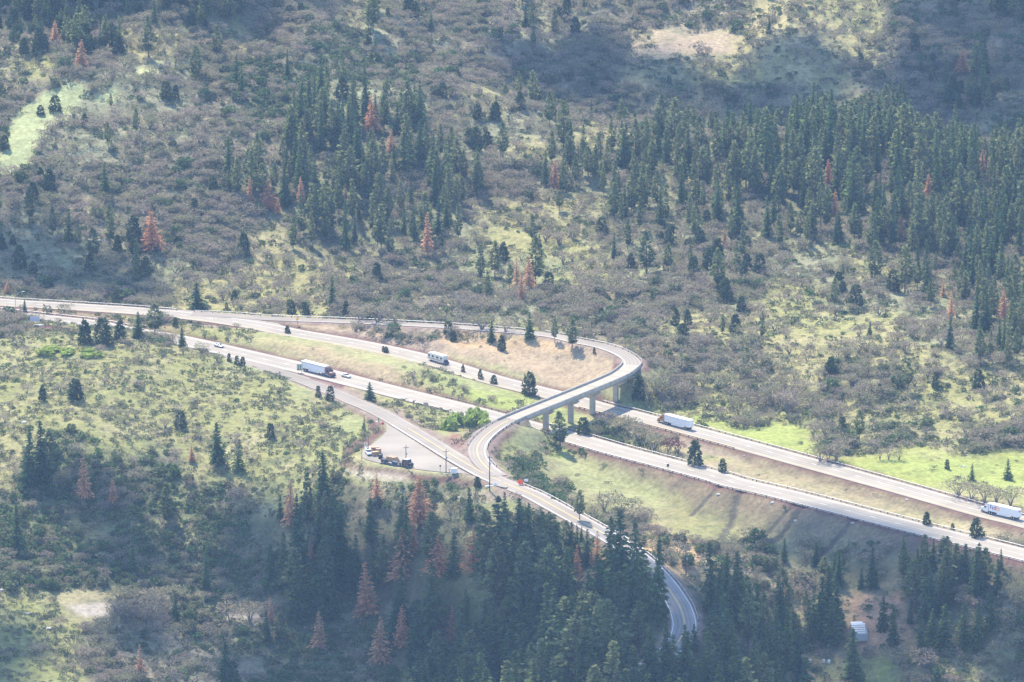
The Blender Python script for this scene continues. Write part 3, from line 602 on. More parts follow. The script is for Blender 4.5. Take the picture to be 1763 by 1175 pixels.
def fir(seed, n_=560, h=1.0, r0=.15, base=.06, kind='fir'):
    """unit-height conifer; returns crown quads, trunk quads"""
    r_ = np.random.default_rng(seed); nw = {'fir': 26, 'pine': 15, 'dead': 20, 'cedar': 24}[kind]
    C_, A_, L_, W_ = [], [], [], []
    lean = r_.normal(0, .008, 2)
    for w_ in range(nw):
        t_ = (w_+.5+r_.uniform(-.3, .3))/nw; z = base+(1-base)*t_
        if kind == 'pine': prof = (1-t_**2.2)*min(1, .45+t_*2.2)*.95
        elif kind == 'cedar': prof = (1-t_)**.6*min(1, .6+t_*2)
        else: prof = (1-t_)**.85+.04
        nb_ = max(3, int(n_/nw*(.35+1.3*(1-t_))/5)) if kind != 'pine' else max(4, int(n_/nw/7))
        a0 = r_.uniform(0, 6.28)
        for b_ in range(nb_):
            if kind == 'pine' and r_.random() < .12: continue
            az = a0+6.283*b_/nb_+r_.normal(0, .25); Lb_ = r0*prof*r_.uniform(.68, 1.15)
            if r_.random() < .08: Lb_ *= 1.25
            slope = {'fir': -.28, 'pine': .12, 'dead': -.15, 'cedar': .25}[kind] + .5*(t_-.4)*(.9 if kind != 'pine' else .4)
            d = unit(np.array([math.cos(az), math.sin(az), slope+r_.normal(0, .08)])); m_ = 5 if kind != 'pine' else 7
            for s_ in range(m_):
                if kind == 'pine': f_ = r_.uniform(.55, 1.05)
                else: f_ = (s_+.6)/m_
                wd = {'fir': .040, 'pine': .055, 'dead': .036, 'cedar': .04}[kind]*(.6+.8*(1-t_))
                p_ = np.array([lean[0]*t_, lean[1]*t_, z]) + d*Lb_*f_ + r_.normal(0, .010 if kind != 'pine' else .016, 3)
                droop = np.array([r_.normal(0, .5), r_.normal(0, .5), -.45 if kind != 'pine' else .2])
                C_.append(p_); A_.append(unit(d+droop*.55)); L_.append(wd*r_.uniform(1.1, 2.1) if kind != 'pine' else wd*r_.uniform(.8, 1.3)); W_.append(wd*r_.uniform(.6, 1.1) if kind != 'pine' else wd*r_.uniform(.7, 1.1))
    for q in range(5): C_.append(np.array([lean[0], lean[1], .97+.008*q])); A_.append(np.array([0, 0, 1.])); L_.append(.05); W_.append(.014)
    V = leaves(np.array(C_), np.array(A_), np.array(L_), np.array(W_), r_)
    tz_ = [0, .3, .65, .98]; tr = [.014, .011, .006, .001]
    T = tube4([(lean[0]*z, lean[1]*z, z) for z in tz_], tr)
    if kind in ('pine', 'dead'):
        for _ in range(10 if kind == 'dead' else 7):
            z = r_.uniform(.12, .85); az = r_.uniform(0, 6.28); l_ = r0*(1-z)*1.0+.02
            T = np.vstack([T, tube4([(0, 0, z), (math.cos(az)*l_, math.sin(az)*l_, z+.01)], [.0035, .001], 3)])
    return V, T
def oak(seed, n_=400, dense=1.0):
    """unit-height bare oak: several stems, a dome of fine twigs with gaps"""
    r_ = np.random.default_rng(seed); k_ = r_.integers(4, 7); T = []; V = []
    ang0 = r_.uniform(0, 6.28); lob = []
    for i in range(k_):
        az = ang0+6.28*i/k_+r_.normal(0, .3); R_ = r_.uniform(.18, .5); top = np.array([math.cos(az)*R_, math.sin(az)*R_, r_.uniform(.45, .78)])
        T.append(tube4([(0, 0, -.05), top*np.array([.35, .35, .5]), top], [.03, .02, .008], 4)); lob.append((top, r_.uniform(.24, .40)))
    lob.append((np.array([0, 0, .68]), .36))
    for c, rad in lob:
        m_ = int(n_/len(lob)*dense); d = unit(r_.normal(size=(m_, 3))*np.array([1, 1, .8])+np.array([0, 0, .35])); f_ = r_.uniform(.35, 1.0, m_)**.6
        p_ = c+d*(f_*rad)[:, None]*np.array([1, 1, .8]); V.append(leaves(p_, unit(d+r_.normal(0, .35, (m_, 3))), r_.uniform(.06, .17, m_), r_.uniform(.022, .055, m_), r_))
    return np.vstack(V), np.vstack(T)
def bush(seed, n_=60, twiggy=False):
    """unit-height low mound of leaves, wider than tall"""
    r_ = np.random.default_rng(seed); lob = [(np.array([r_.normal(0, .45), r_.normal(0, .45), .25]), r_.uniform(.4, .7)) for _ in range(4)]; V = []
    for c, rad in lob:
        m_ = n_//4; d = unit(r_.normal(size=(m_, 3))+np.array([0, 0, .6])); p_ = c+d*rad*r_.uniform(.6, 1, m_)[:, None]; p_[:, 2] = np.maximum(p_[:, 2], .03)
        V.append(leaves(p_, unit(d*(.9 if twiggy else .3)+r_.normal(0, .5, (m_, 3))), r_.uniform(.22, .5, m_), r_.uniform(.08, .16, m_) if twiggy else r_.uniform(.16, .34, m_), r_))
    return np.vstack(V), None
def roundtree(seed, n_=520, cone=.5):
    """unit-height juniper or live oak: dense egg-shaped crown down to the ground, lobed outline"""
    r_ = np.random.default_rng(seed); V = []; ph = r_.uniform(0, 6.28, 3)
    for i in range(n_//4):
        t_ = r_.uniform(0, 1)**1.15; az = r_.uniform(0, 6.28)
        lobe = 1+.12*math.sin(3*az+ph[0]+3*t_)+.10*math.sin(4*az+ph[1]-5*t_)
        rad = .33*((1-t_)**cone)*min(1, .7+t_*2.2)*lobe*r_.uniform(.55, 1)+.02
        c = np.array([math.cos(az)*rad*.8, math.sin(az)*rad*.8, .05+t_*.88]); m_ = 4; d = unit(r_.normal(size=(m_, 3))+np.array([math.cos(az), math.sin(az), .3])*.5)
        V.append(leaves(c+d*.07*r_.uniform(.4, 1.2, (m_, 1)), unit(r_.normal(0, .7, (m_, 3))+np.array([0, 0, .6])), r_.uniform(.07, .14, m_), r_.uniform(.05, .09, m_), r_))
    return np.vstack(V), tube4([(0, 0, -.02), (0, 0, .4), (0, 0, .8)], [.03, .022, .006])
def tint_of(nq, r_, t0=0.0):
    a = np.zeros((nq, 4)); a[:, 0] = t0; a[:, 1] = np.repeat(r_.random((nq+3)//4), 4)[:nq]; a[:, 3] = 1; return a
PR = {}
def proto(kind, gens, crown_mat, trunk_mat='bark'):
    L_ = []
    for k_, (V, T) in enumerate(gens):
        r_ = np.random.default_rng(900+k_); tn = tint_of(len(V), r_)
        me = np_mesh('crown', V, tint=tn); me.materials.append(M[crown_mat]); tm = None
        if T is not None: tm = np_mesh('trunk', T); tm.materials.append(M[trunk_mat])
        L_.append((me, tm, V, T, tn))
    PR[kind] = (L_, crown_mat, trunk_mat)
proto('fir', [fir(i, 560+60*(i % 4), r0=.135+.018*(i % 5), base=.03+.04*(i % 3)) for i in range(9)], 'fir')
proto('pine', [fir(20+i, 640, r0=.13+.02*(i % 4), base=.12+.06*(i % 4), kind='pine') for i in range(7)], 'pine')
proto('dead', [fir(40+i, 760, r0=.185+.015*i, base=.10, kind='dead') for i in range(4)], 'dead', 'grey_bark')
proto('oak', [oak(60+i) for i in range(7)], 'twig', 'grey_bark')
proto('redoak', [oak(80+i) for i in range(2)], 'redtwig', 'grey_bark')
proto('juniper', [roundtree(90+i, 560, .35+.15*(i % 3)) for i in range(5)], 'juniper')
proto('greenoak', [roundtree(190+i, 460, .25) for i in range(3)], 'chaparral', 'grey_bark')
proto('bush', [bush(100+i) for i in range(5)], 'brush')
proto('twigbush', [bush(120+i, 72, True) for i in range(4)], 'twig')
proto('chap', [bush(130+i, 80) for i in range(5)], 'chaparral')
proto('lime', [bush(140, 420)], 'willow')
proto('tuft', [bush(150+i, 24, True) for i in range(3)], 'grass')
proto('drytuft', [bush(160+i, 24, True) for i in range(3)], 'dry')
def place(kind, p_, h, name, label, cat, group=None, wide=1.0, parts=True, sink=.15):
    L_ = PR[kind][0]; me, tm, *_ = L_[random.randrange(len(L_))]; rz = random.uniform(0, 6.28)
    if parts and tm is not None:
        t_ = thing(name, label, cat, (p_[0], p_[1], p_[2]-sink), rz, group); t_.scale = (h*wide, h*wide, h); t_.rotation_euler = (random.gauss(0, .02), random.gauss(0, .02), rz)
        for nm, m_ in (('crown', me), ('trunk', tm)): o = bpy.data.objects.new(nm, m_); C.objects.link(o); o.parent = t_
        return t_
    o = bpy.data.objects.new(name, me); C.objects.link(o); o.location = (p_[0], p_[1], p_[2]-sink); o.rotation_euler = (0, 0, rz); o.scale = (h*wide, h*wide, h)
    return tag(o, label, cat, group)
def stuff(name, items, label=None):
    """items: (kind, x, y, z, h, wide) -> one object holding all of them"""
    by = {}; Vs, Ts, Mi = [], [], []; mats = []
    r_ = np.random.default_rng(5)
    for it in items: by.setdefault(it[0], []).append(it[1:])
    for kind, arr in by.items():
        arr = np.array(arr, float); L_, cm, tmn = PR[kind]
        which = r_.integers(0, len(L_), len(arr))
        for m_ in (cm, tmn):
            if m_ not in mats: mats.append(m_)
        for j, (_, _, V, T, tn) in enumerate(L_):
            a = arr[which == j]
            if not len(a): continue
            rz = r_.uniform(0, 6.28, len(a)); cz, sz = np.cos(rz), np.sin(rz)
            for Q, mi in ((V, mats.index(cm)), (T, mats.index(tmn))):
                if Q is None: continue
                X = (Q[None, :, 0]*cz[:, None]-Q[None, :, 1]*sz[:, None])*(a[:, 3]*a[:, 4])[:, None]+a[:, 0][:, None]
                Y = (Q[None, :, 0]*sz[:, None]+Q[None, :, 1]*cz[:, None])*(a[:, 3]*a[:, 4])[:, None]+a[:, 1][:, None]
                Z = Q[None, :, 2]*a[:, 3][:, None]+a[:, 2][:, None]-.15
                Vs.append(np.stack([X, Y, Z], -1).reshape(-1, 3)); tt = np.tile(tn if Q is V else np.tile([0, .5, 0, 1.], (len(Q), 1)), (len(a), 1)); tt[:, 0] = np.repeat(r_.random(len(a)), len(Q)); Ts.append(tt)
                Mi.append(np.full(len(a)*len(Q)//4, mi))
    me = np_mesh(name, np.vstack(Vs), tint=np.vstack(Ts), midx=np.concatenate(Mi)); o = link(name, me)
    for m_ in mats: me.materials.append(M[m_])
    return tag(o, kind='stuff')

# ---- single trees the photograph shows: (kind, u, v of the foot, height in px, width factor, label)
T_ = [
('dead',262,431,68,1.5,"big broad dead red pine on the middle left slope"),('dead',430,352,50,.8,"slim dead red pine left of a broad red one"),('dead',461,360,52,1.3,"broad dead salmon pine at left foot of ridge grove"),
('dead',478,368,30,1,"small dead pink pine leaning from under broad salmon pine"),('dead',518,352,48,.9,"dead pinkish pine just inside the ridge grove"),('dead',595,348,28,1,"little dead pink pine in front of the ridge grove"),
('dead',640,226,62,1,"tall dead salmon pine at top of the ridge grove"),('dead',672,262,40,1,"dead red pine in the heart of the ridge grove"),('dead',735,440,75,.8,"tall dead red pine in middle slope stand"),
('dead',890,504,60,.8,"left one of the red pines below the sunlit glade"),('dead',911,502,62,1,"brightest red pine below the sunlit glade"),('dead',898,520,50,.8,"lower red pine of the group below the sunlit glade"),
('dead',955,326,50,1.1,"dead rose pine at left edge of ridge forest"),('dead',1657,126,42,1.6,"rounded dead pink tree on the far right hillside"),('dead',1437,372,46,.9,"bright dead orange pine in the right ridge forest"),
('dead',1425,318,44,1,"pale dead pine above the bright orange one"),('dead',1247,424,32,1,"small dead orange pine beside a green one"),('dead',1598,345,46,1.1,"dead pinkish pine high in right ridge forest"),
('dead',1691,303,46,1,"dead orange topped pine at crest of right forest"),('dead',1549,415,46,.8,"slim dead orange pine on right forest edge"),('dead',1638,556,55,.8,"left one of two salmon pines near the right border"),
('dead',1729,552,58,.9,"right one of two salmon pines near the right border"),('dead',1624,512,30,1,"dull dead pine above the two salmon pines"),('dead',146,862,84,.9,"tall dead red pine on the shaded left slope"),
('dead',196,868,46,1.1,"short dead orange brown pine right of taller dead red one"),('dead',500,905,75,.9,"dead orange topped pine at left edge of dark grove"),('dead',722,905,84,1.6,"very large dead crimson pine below the turnout"),
('dead',815,985,82,1.15,"dead red crowned pine over the middle of the dark grove"),('dead',694,998,92,1.3,"wide dead maroon pine in the dark grove"),('dead',712,952,50,1,"smaller dead red pine behind the wide maroon pine"),
('dead',632,1062,94,1.15,"bright salmon dead pine, pointed, in the dark grove"),('dead',757,990,70,1.6,"spreading thin dead brown pine in a gap of the grove"),('dead',1027,975,62,.9,"deep crimson slim dead pine near the old road"),
('dead',993,1000,62,.8,"brownish dead spire left of the crimson one"),('dead',549,1122,70,1,"bright orange dead pine in lower left scrub"),('dead',655,1145,84,1.1,"orange red dead pine at bottom, lopsided"),
('dead',693,1118,76,1,"dusty pink dead pine right of the lopsided orange one"),('dead',760,1112,72,1,"paler of two salmon pines at bottom middle"),('dead',778,1108,66,1,"right-hand salmon pine of the bottom pair"),
('dead',735,1128,44,.9,"small dead rusty pine at bottom among greens"),('dead',466,1072,44,.8,"small dead orange topped pine over scrub oaks"),('dead',243,1172,62,.9,"dead red brown pine at the bottom left"),
('dead',330,795,30,1.3,"low dead red scrub on shaded slope"),('dead',95,75,40,1.2,"dead reddish tree on the far left hillside"),('dead',140,118,50,1.2,"dead rose tree near the pale hillside meadow"),
('dead',648,868,58,.8,"dead brown crown among firs below the turnout"),('dead',533,985,60,.8,"reddish dead spire left of the large dark fir"),('dead',12,505,22,1.2,"small red brown tree behind left end of highways"),
('fir',340,533,46,1.9,"tall lone dark spruce just above the highway bend"),('fir',376,802,74,1.2,"dark fir on the sunlit slope, left of two"),('fir',410,812,56,1.1,"dark fir on the sunlit slope, right of two"),
('fir',48,846,108,1.1,"very tall dark fir at left border, left of the pair"),('fir',72,842,116,1,"very tall dark fir at left border, right of the pair"),('fir',30,952,86,1.1,"dark fir on the shaded slope at far left"),
('fir',556,862,84,1.2,"black green fir left of the turnout bank"),('pine',528,905,92,.9,"tall thin pine left of the black green fir"),('pine',290,902,72,1.6,"spreading olive pine on the shaded slope"),
('fir',560,1058,130,1.05,"huge pointed green fir left of the salmon dead pine"),('fir',355,1018,70,1,"mid green fir over the shaded scrub"),('fir',468,1008,72,1,"mid green fir right in the shaded scrub"),
('fir',303,1074,52,1.4,"broad grey green fir by the pale dirt pad"),('fir',460,1110,60,1,"dark fir among the scrub oaks right of the dirt pad"),('fir',388,1180,76,1.3,"large dark fir at the bottom left"),
('fir',808,897,58,1.2,"dark fir standing alone below the roadside mound"),('fir',870,905,58,1,"slim fir with dead tip beside the old road"),('pine',998,896,52,1.1,"crooked dark pine overhanging the old road rail"),
('fir',1132,1078,150,.9,"tallest black green fir left of the old road bend"),('fir',1100,1060,160,.95,"towering dark fir second left of the old road bend"),('fir',1070,1010,130,1.5,"massive dark fir crown behind the tallest firs"),
('fir',1182,1192,104,1.2,"wide fir at the bottom below the bend"),('fir',1218,1186,98,1.1,"fir at the bottom right of the bend"),('fir',1156,1190,96,1.1,"pointed fir in front of the hidden old road"),('fir',1196,1120,46,1.3,"young fir at the roadside below the bend"),('fir',1120,1190,110,1.1,"broad fir before the hidden old road"),
('fir',1148,1168,100,1.1,"leaning green fir below the old road bend"),('fir',1090,1085,130,1.1,"third dark fir left of the old road bend"),('fir',1050,990,100,1.1,"dark fir where the old road vanishes"),('fir',1226,1060,125,1,"tall green fir just right of the old road bend"),('fir',1272,1080,130,1,"dark pointed fir beyond the old road bend"),('fir',1335,1165,118,.7,"spindly black fir at the bottom right of centre"),
('fir',1468,1178,96,1.3,"broad black fir in front of the striped shed"),('fir',1538,1110,68,1.1,"neat cone fir right of the bare orange yard"),('fir',1520,1085,60,1.1,"cone fir at the corner of the orange yard"),
('fir',1625,1120,80,1.4,"bushy dark fir right of the orange yard"),('fir',1508,302,62,1,"dark emerald fir at the crest of the right forest"),('fir',1705,470,66,1.2,"dark solitary fir on the right slope"),
('pine',1288,1120,120,.9,"pine with bare trunk by the small green gap"),('fir',1350,970,44,1,"dark small fir at the foot of the grooved field"),('fir',1405,975,42,1.2,"bushy fir at the lower edge of the field"),('fir',1443,1010,60,1,"fir in the row under the grooved field"),
('fir',42,537,22,1.2,"small pointed conifer between the two highways at left"),('fir',88,540,11,1.2,"tiny conifer between the two highways at left"),('juniper',199,526,30,1,"grey green tree poking over the far left guard rail"),
('juniper',146,592,42,1.3,"left bushy tree of the dark row on the knoll"),('juniper',176,594,48,1.4,"biggest bushy tree of the dark row on the knoll"),('juniper',206,588,38,1.2,"thin bushy tree of the dark row on the knoll"),
('fir',238,583,46,1.5,"pointed dark conifer on the knoll crest"),('pine',267,582,60,1.4,"irregular dark pine on the knoll crest"),('juniper',302,563,18,1.2,"small round conifer beside the highway crossover"),
('fir',314,598,34,1.3,"pointed conifer at the knoll's edge by the road"),('juniper',395,622,14,1.2,"left one of the small roadside junipers"),('juniper',408,628,16,1.2,"middle one of the small roadside junipers"),('juniper',418,630,17,1.2,"right one of the small roadside junipers"),
('fir',637,690,32,1.7,"dark conifer between exit road and lower highway"),('juniper',568,690,26,1.2,"conifer on the bank above the exit road"),('juniper',548,684,20,1,"small conifer left on the exit road bank"),
('juniper',130,688,38,1.5,"round dark tree in the middle of the grassy knoll"),('juniper',73,690,28,1.1,"smaller green tree left of the round dark one"),('juniper',311,737,30,1.4,"round dark tree on the lower knoll slope"),
('juniper',465,756,28,1.2,"small round dark tree right on the knoll slope"),('fir',626,742,24,1,"narrow conifer on the knoll next to the turnout"),
('juniper',495,574,14,1.6,"grey green bush at the ramp split"),('juniper',665,608,12,1.7,"small conifer on the median crest"),('juniper',502,541,26,1.3,"leftmost dark shrub tree behind ramp rail"),('juniper',526,543,24,1.3,"grey round tree behind ramp rail"),('juniper',404,519,20,1.4,"round dark tree up from the highway bend"),('juniper',390,534,14,1,"tiny dark tree by the highway rail"),
('juniper',772,576,24,1.4,"dark round tree on the crest of the brown bank"),('juniper',781,588,20,1.2,"small dark tree on the face of brown bank"),('fir',846,588,36,1.5,"bushy dark conifer on the crest of the brown bank"),('juniper',864,604,28,1.1,"oval dark tree on the face of brown bank"),
('fir',912,584,46,1.3,"broad conifer behind the ramp crest"),('pine',955,590,44,.8,"thin pale pine on ramp crest"),('pine',985,600,52,1.2,"dark pine with bare trunk inside the ramp bend"),('juniper',1023,609,12,1,"little bush inside the ramp bend"),
('juniper',911,681,42,1.25,"tall oval juniper on median left of the bridge"),('juniper',850,661,16,1.6,"low wide juniper on the median crest"),('juniper',827,653,18,1,"narrow conifer on the median crest"),('juniper',797,641,14,1.1,"small conifer beside the motorhome"),('juniper',660,606,11,1.1,"tiny conifer on the median crest, far left"),
('pine',965,774,66,1.25,"open-crowned pine between bridge and lower highway"),('juniper',1099,690,46,1.1,"dark tree beside the right end of the bridge"),('juniper',1004,748,30,1.5,"dark bushy tree by a bridge pier"),('juniper',1196,801,44,1.3,"large oval juniper in median right of the bridge"),('juniper',1244,813,24,1.3,"small oval juniper in median right of the bridge"),
('fir',900,816,24,1.6,"small cone conifer within the loop of ramp"),('juniper',822,839,20,1.4,"small dark juniper on the roadside mound"),('juniper',1595,904,24,1.3,"dark juniper in the median near the delivery truck"),('juniper',1681,925,34,1.4,"bigger dark juniper in median below the delivery truck"),
('juniper',1640,913,13,1.2,"tiny juniper in median between two dark ones"),('fir',1673,828,30,1.1,"narrow conifer in the bright green meadow"),('fir',1735,826,36,1.3,"dark conifer at right end of the green meadow"),('juniper',1631,808,18,1,"tiny tree at the top of the green meadow"),
('juniper',1175,588,34,1.4,"dark round tree right of the ramp bend"),('juniper',1266,572,32,1.4,"dark oval tree on the sunny slope, right of two"),('pine',1244,574,34,1,"pale pine on the sunny slope, left of two"),('juniper',1163,560,30,1,"dark tree upslope from the ramp bend"),
('juniper',1185,562,30,1,"second dark tree upslope from the ramp bend"),('fir',1497,582,30,1.2,"dark conifer on the sunny oak slope"),('juniper',1612,668,28,1.2,"dark tree above the meadow fence line"),('juniper',1685,670,36,1.2,"dark tree near right border above the highway"),
('juniper',945,494,26,1.6,"dark round-headed tree in the glade"),('fir',930,432,30,1,"dark pine at the top of the glade"),('juniper',70,198,18,1.6,"dark round tree alone in the pale hillside meadow"),('juniper',8,258,26,1.5,"dark round tree at left border by hillside meadow"),
('juniper',95,192,28,1.5,"dark tree clump right of the lone meadow tree"),('fir',742,54,32,1.2,"dark conifer on the spur skyline"),('fir',905,46,36,1.2,"dark conifer on the spur skyline, right one"),('fir',183,340,56,1.2,"dark conifer on the left slope above the highway"),('fir',118,418,52,1.3,"dark pointed conifer on lower left slope"),
('juniper',1180,345,20,1,"small dark tree near the ridge"),('juniper',1083,300,20,1,"small dark tree on the ridge line"),
]
TB = [(q[1]-q[3]*.16*q[4], q[2]-q[3], q[1]+q[3]*.16*q[4], q[2]-q[3]*.42, q[2]) for q in T_]
# ---- scatter
def jgrid(step, seed, y0=2185, y1=3470, x=335):
    r_ = np.random.default_rng(seed); a, b_ = np.meshgrid(np.arange(-x, x, step), np.arange(y0, y1, step)); a = a.ravel()+r_.uniform(-.48, .48, a.size)*step; b_ = b_.ravel()+r_.uniform(-.48, .48, b_.size)*step
    z = H(a, b_); u, v = proj(np.stack([a, b_, z], -1)); rd = grid_at(RD, a, b_)
    # also keep clear of the deck of the bridge
    dk = seg_dist(a, b_, LOOP.p[B0:B1:4, :2], False)
    meadow = np.zeros(len(a), bool)
    for q in CLEAR: meadow |= in_poly(u, v, q)
    ok = ~(meadow & (step > 2.5)) & (u > -50) & (u < 1815) & (v > -70) & (v < 1330) & (dk > 5)
    return a[ok], b_[ok], z[ok], u[ok], v[ok], rd[ok], r_
# visible pixel height per metre
def pxm(p_): return F_PX/np.hypot(p_[1], CAM_H-p_[2])
PCON = dict(zip(ZK, [.60, .60, .38, .11, .010, .010, .012, 0, 0, 0, 0, .03, 0]))
POAK = dict(zip(ZK, [.35, .12, .28, .42, .66, .23, .60, .10, .003, .002, .004, .08, 0]))
HCON = dict(zip(ZK, [15, 24, 20, 16, 13, 12, 15, 6, 0, 0, 0, 12, 0]))
a, b_, z, u, v, rd, r_ = jgrid(4.9, 1)
zi = zone(a, b_, z, 16); cl = np.clip(fbm(a, b_, 22, 77)*1.7+.1, 0, 1.9); cl2 = np.clip(fbm(a, b_, 32, 87)*3.6-.85, .12, 2.0)
pc = np.array([PCON[c] for c in ZK])[zi]*cl; po = np.array([POAK[c] for c in ZK])[zi]*cl2; hc = np.array([HCON[c] for c in ZK], float)[zi]
rr = r_.random(len(a)); rr2 = r_.random(len(a)); hs = np.clip(r_.normal(1, .24, len(a)), .45, 1.5)
far_fac = np.clip((v-250)/700, 0, 1)
KEEP = [(600,735,860,850),(1150,985,1208,1070),(1462,1060,1520,1130),(1120,935,1225,1010),(0,500,500,590),(1215,845,1420,945),(905,700,975,790),(560,640,700,720)]   # corridors no tall tree may cover
def covers(u_, v_, hpx, wpx, kp=KEEP):
    if 1040 < u_ < 1800 and v_ < 812+.2145*(u_-1150) and v_ > 690+.27*(u_-1030) and hpx > 12: return True
    for x0, y0, x1, y1, ft in TB:
        if u_ > x0-wpx*.35 and u_ < x1+wpx*.35 and v_-hpx < y1 and v_ > ft-1 and v_-hpx > y0-90: return True
        if abs(u_-(x0+x1)/2) < 10 and abs(v_-ft) < 7: return True
    for x0, y0, x1, y1 in kp:
        if u_ > x0-wpx and u_ < x1+wpx and v_-hpx < y1 and v_ > y0: return True
    return False
def fit(u_, v_, h_, hp_):
    """trees that grow just below a road are no taller than lets the road show over them"""
    lim = None
    if u_ > 1100 and v_ > 812+.2145*(u_-1150): lim = float(np.interp(u_, [1100,1340,1430,1500,1540,1600,1700,1763], [905,925,955,938,917,920,938,964]))+5*math.sin(u_*.13)
    if 835 < u_ < 1065 and v_ > 846+.46*(u_-880): lim = 850+.46*(u_-880)
    if 400 < u_ < 640 and v_ > 862: lim = 850+6*math.sin(u_*.11)
    if 640 <= u_ < 835 and v_ > 850: lim = 838
    if lim is None or v_-hp_ > lim: return h_
    return h_*max(0, v_-lim)/hp_
con, oaks = [], []
for i in range(len(a)):
    c = ZK[zi[i]]
    if rr[i] < pc[i]*((.8 if u[i] > 1300 else 1.1) if v[i] > 800 else .66 if c == 'F' else .8):
        if rd[i] < 4: continue
        h = hc[i]*hs[i]*(.72 if v[i] > 800 and u[i] > 1300 else .94 if v[i] > 800 else .74 if c in 'Ff' else .9); hp = h*pxm((a[i], b_[i], z[i])); h = fit(u[i], v[i], h, hp); hp = h*pxm((a[i], b_[i], z[i]))
        if h < 5 or covers(u[i], v[i], hp, 9): continue
        kd = 'pine' if rr2[i] < ({'F': .22} if v[i] > 800 else {'F': .5, 'f': .75, 'p': .7, 'x': .3}).get(c, .4) else 'fir'  # far stands get more of the paler pine: distance haze put into colour
        if c in 'og' or (c in 'px' and rr2[i] > .6): kd = 'juniper'; h *= .55
        con.append((kd, a[i], b_[i], z[i], h, (r_.uniform(1.0, 1.6) if v[i] > 800 else r_.uniform(.7, 1.25)) if kd != 'juniper' else 1.15, u[i], v[i], h*pxm((a[i], b_[i], z[i]))))
    elif rr[i] < pc[i]+po[i]:
        if rd[i] < 4.5: continue
        h = (3.0 if c in 'gb' else 3.6 if c == 's' else 4.3)*(.65+.7*rr2[i]); hp = h*pxm((a[i], b_[i], z[i]))
        if covers(u[i], v[i], hp, 12, KEEP[:3]): continue
        kd = 'oak'
        if c in 'sxo' and r_.random() < (.55 if c == 's' else .15): kd = 'greenoak'
        oaks.append((kd, a[i], b_[i], z[i], h, 1.4 if kd == 'oak' else 2.1, u[i], v[i], hp))
PB = dict(zip(ZK, [.4, .3, .45, .6, .75, .55, 1.1, .74, .03, .02, .025, .25, .0]))
a, b_, z, u, v, rd, r_ = jgrid(2.8, 2)
zi = zone(a, b_, z, 14); cl = np.clip(fbm(a, b_, 16, 97)*2.4-.25, 0, 1.9); pb = np.array([PB[c] for c in ZK])[zi]*cl; rr = r_.random(len(a)); rr2 = r_.random(len(a)); rr3 = r_.random(len(a))
bushes = []
for i in np.nonzero((rr < pb) & (rd > 2.2))[0]:
    c = ZK[zi[i]]; h = (2.0 if c in 'sox' else 1.25 if c == 'g' else 1.0 if c in 'bmG' else 1.6)*(.45+rr2[i])
    if c in 's': kd = 'chap' if rr3[i] < .75 else 'twigbush'
    elif c in 'gGbm': kd = 'bush' if rr3[i] < .62 else 'chap' if rr3[i] < .72 else 'twigbush'
    else: kd = 'twigbush' if rr3[i] < .5 else 'bush' if rr3[i] < .8 else 'chap'
    bushes.append((kd, a[i], b_[i], z[i], h, 1.15, u[i], v[i], h*pxm((a[i], b_[i], z[i]))))
# grass tussocks give the open ground its grain
a, b_, z, u, v, rd, r_ = jgrid(2.2, 3)
zi = zone(a, b_, z, 14); pt = np.array([{'g': .6, 'h': .45, 'G': .4, 'm': .45, 'b': .4, 'p': .3, 's': .2, '.': .2}.get(c, .05) for c in ZK])[zi]*np.clip(fbm(a, b_, 11, 107)*2.2-.2, 0, 1.8)
rr = r_.random(len(a)); hh = r_.uniform(.25, .7, len(a))
tufts = [('drytuft' if ZK[zi[i]] in 'bm' and hh[i] > .4 or hh[i] > .62 else 'tuft', a[i], b_[i], z[i]+.05, hh[i]*(.55 if ZK[zi[i]] in 'Gbm' else 1), 1.3) for i in np.nonzero((rr < pt) & (rd > 1.2))[0]]

# ---- landmarks, used to say where a plant stands
LM = [("the gravel turnout", 690, 770), ("the foot of the bridge ramp", 830, 770), ("the orange sign", 897, 830), ("the concrete bridge", 985, 690), ("the ramp bend", 1095, 610),
 ("the brown bank", 800, 600), ("the lower highway's median", 720, 650), ("the flatbed truck", 680, 795), ("the bend of the old road", 1170, 1030), ("the orange earth bank", 1170, 950),
 ("the striped roof shed", 1480, 1085), ("the delivery truck on the upper highway", 1722, 880), ("the orange cab truck", 1160, 725), ("the grooved field", 1300, 900), ("the bright green meadow", 1600, 820),
 ("the lime meadow by the upper highway", 1290, 735), ("the grassy knoll", 240, 640), ("the pale dirt pad", 190, 1050), ("the knoll's row of dark trees", 190, 565), ("the pale hillside meadow", 80, 210),
 ("the left end of the highways", 30, 525), ("the white semi on the lower highway", 550, 640), ("the spur ridge", 650, 90), ("the far dark forest edge", 200, 25), ("the hazy hollow", 1200, 150),
 ("the pinkish bare patch", 1165, 78), ("the far pale clearing", 1400, 70), ("the small tan meadow", 1450, 225), ("the tall lone spruce", 342, 510), ("the sunlit glade", 1000, 440), ("the dense ridge grove", 620, 230),
 ("the right ridge forest", 1500, 330), ("the pair of salmon pines", 1640, 525), ("the big dead pine", 262, 400), ("the red pine pair", 900, 470), ("the sunny oak slope", 1450, 600), ("the dark bottom grove", 950, 1080),
 ("the lower left scrub", 250, 1120), ("the shaded slope", 250, 900), ("the middle slope oaks", 700, 420), ("the bottom right corner", 1700, 1130), ("the trees under the highway", 1600, 960)]
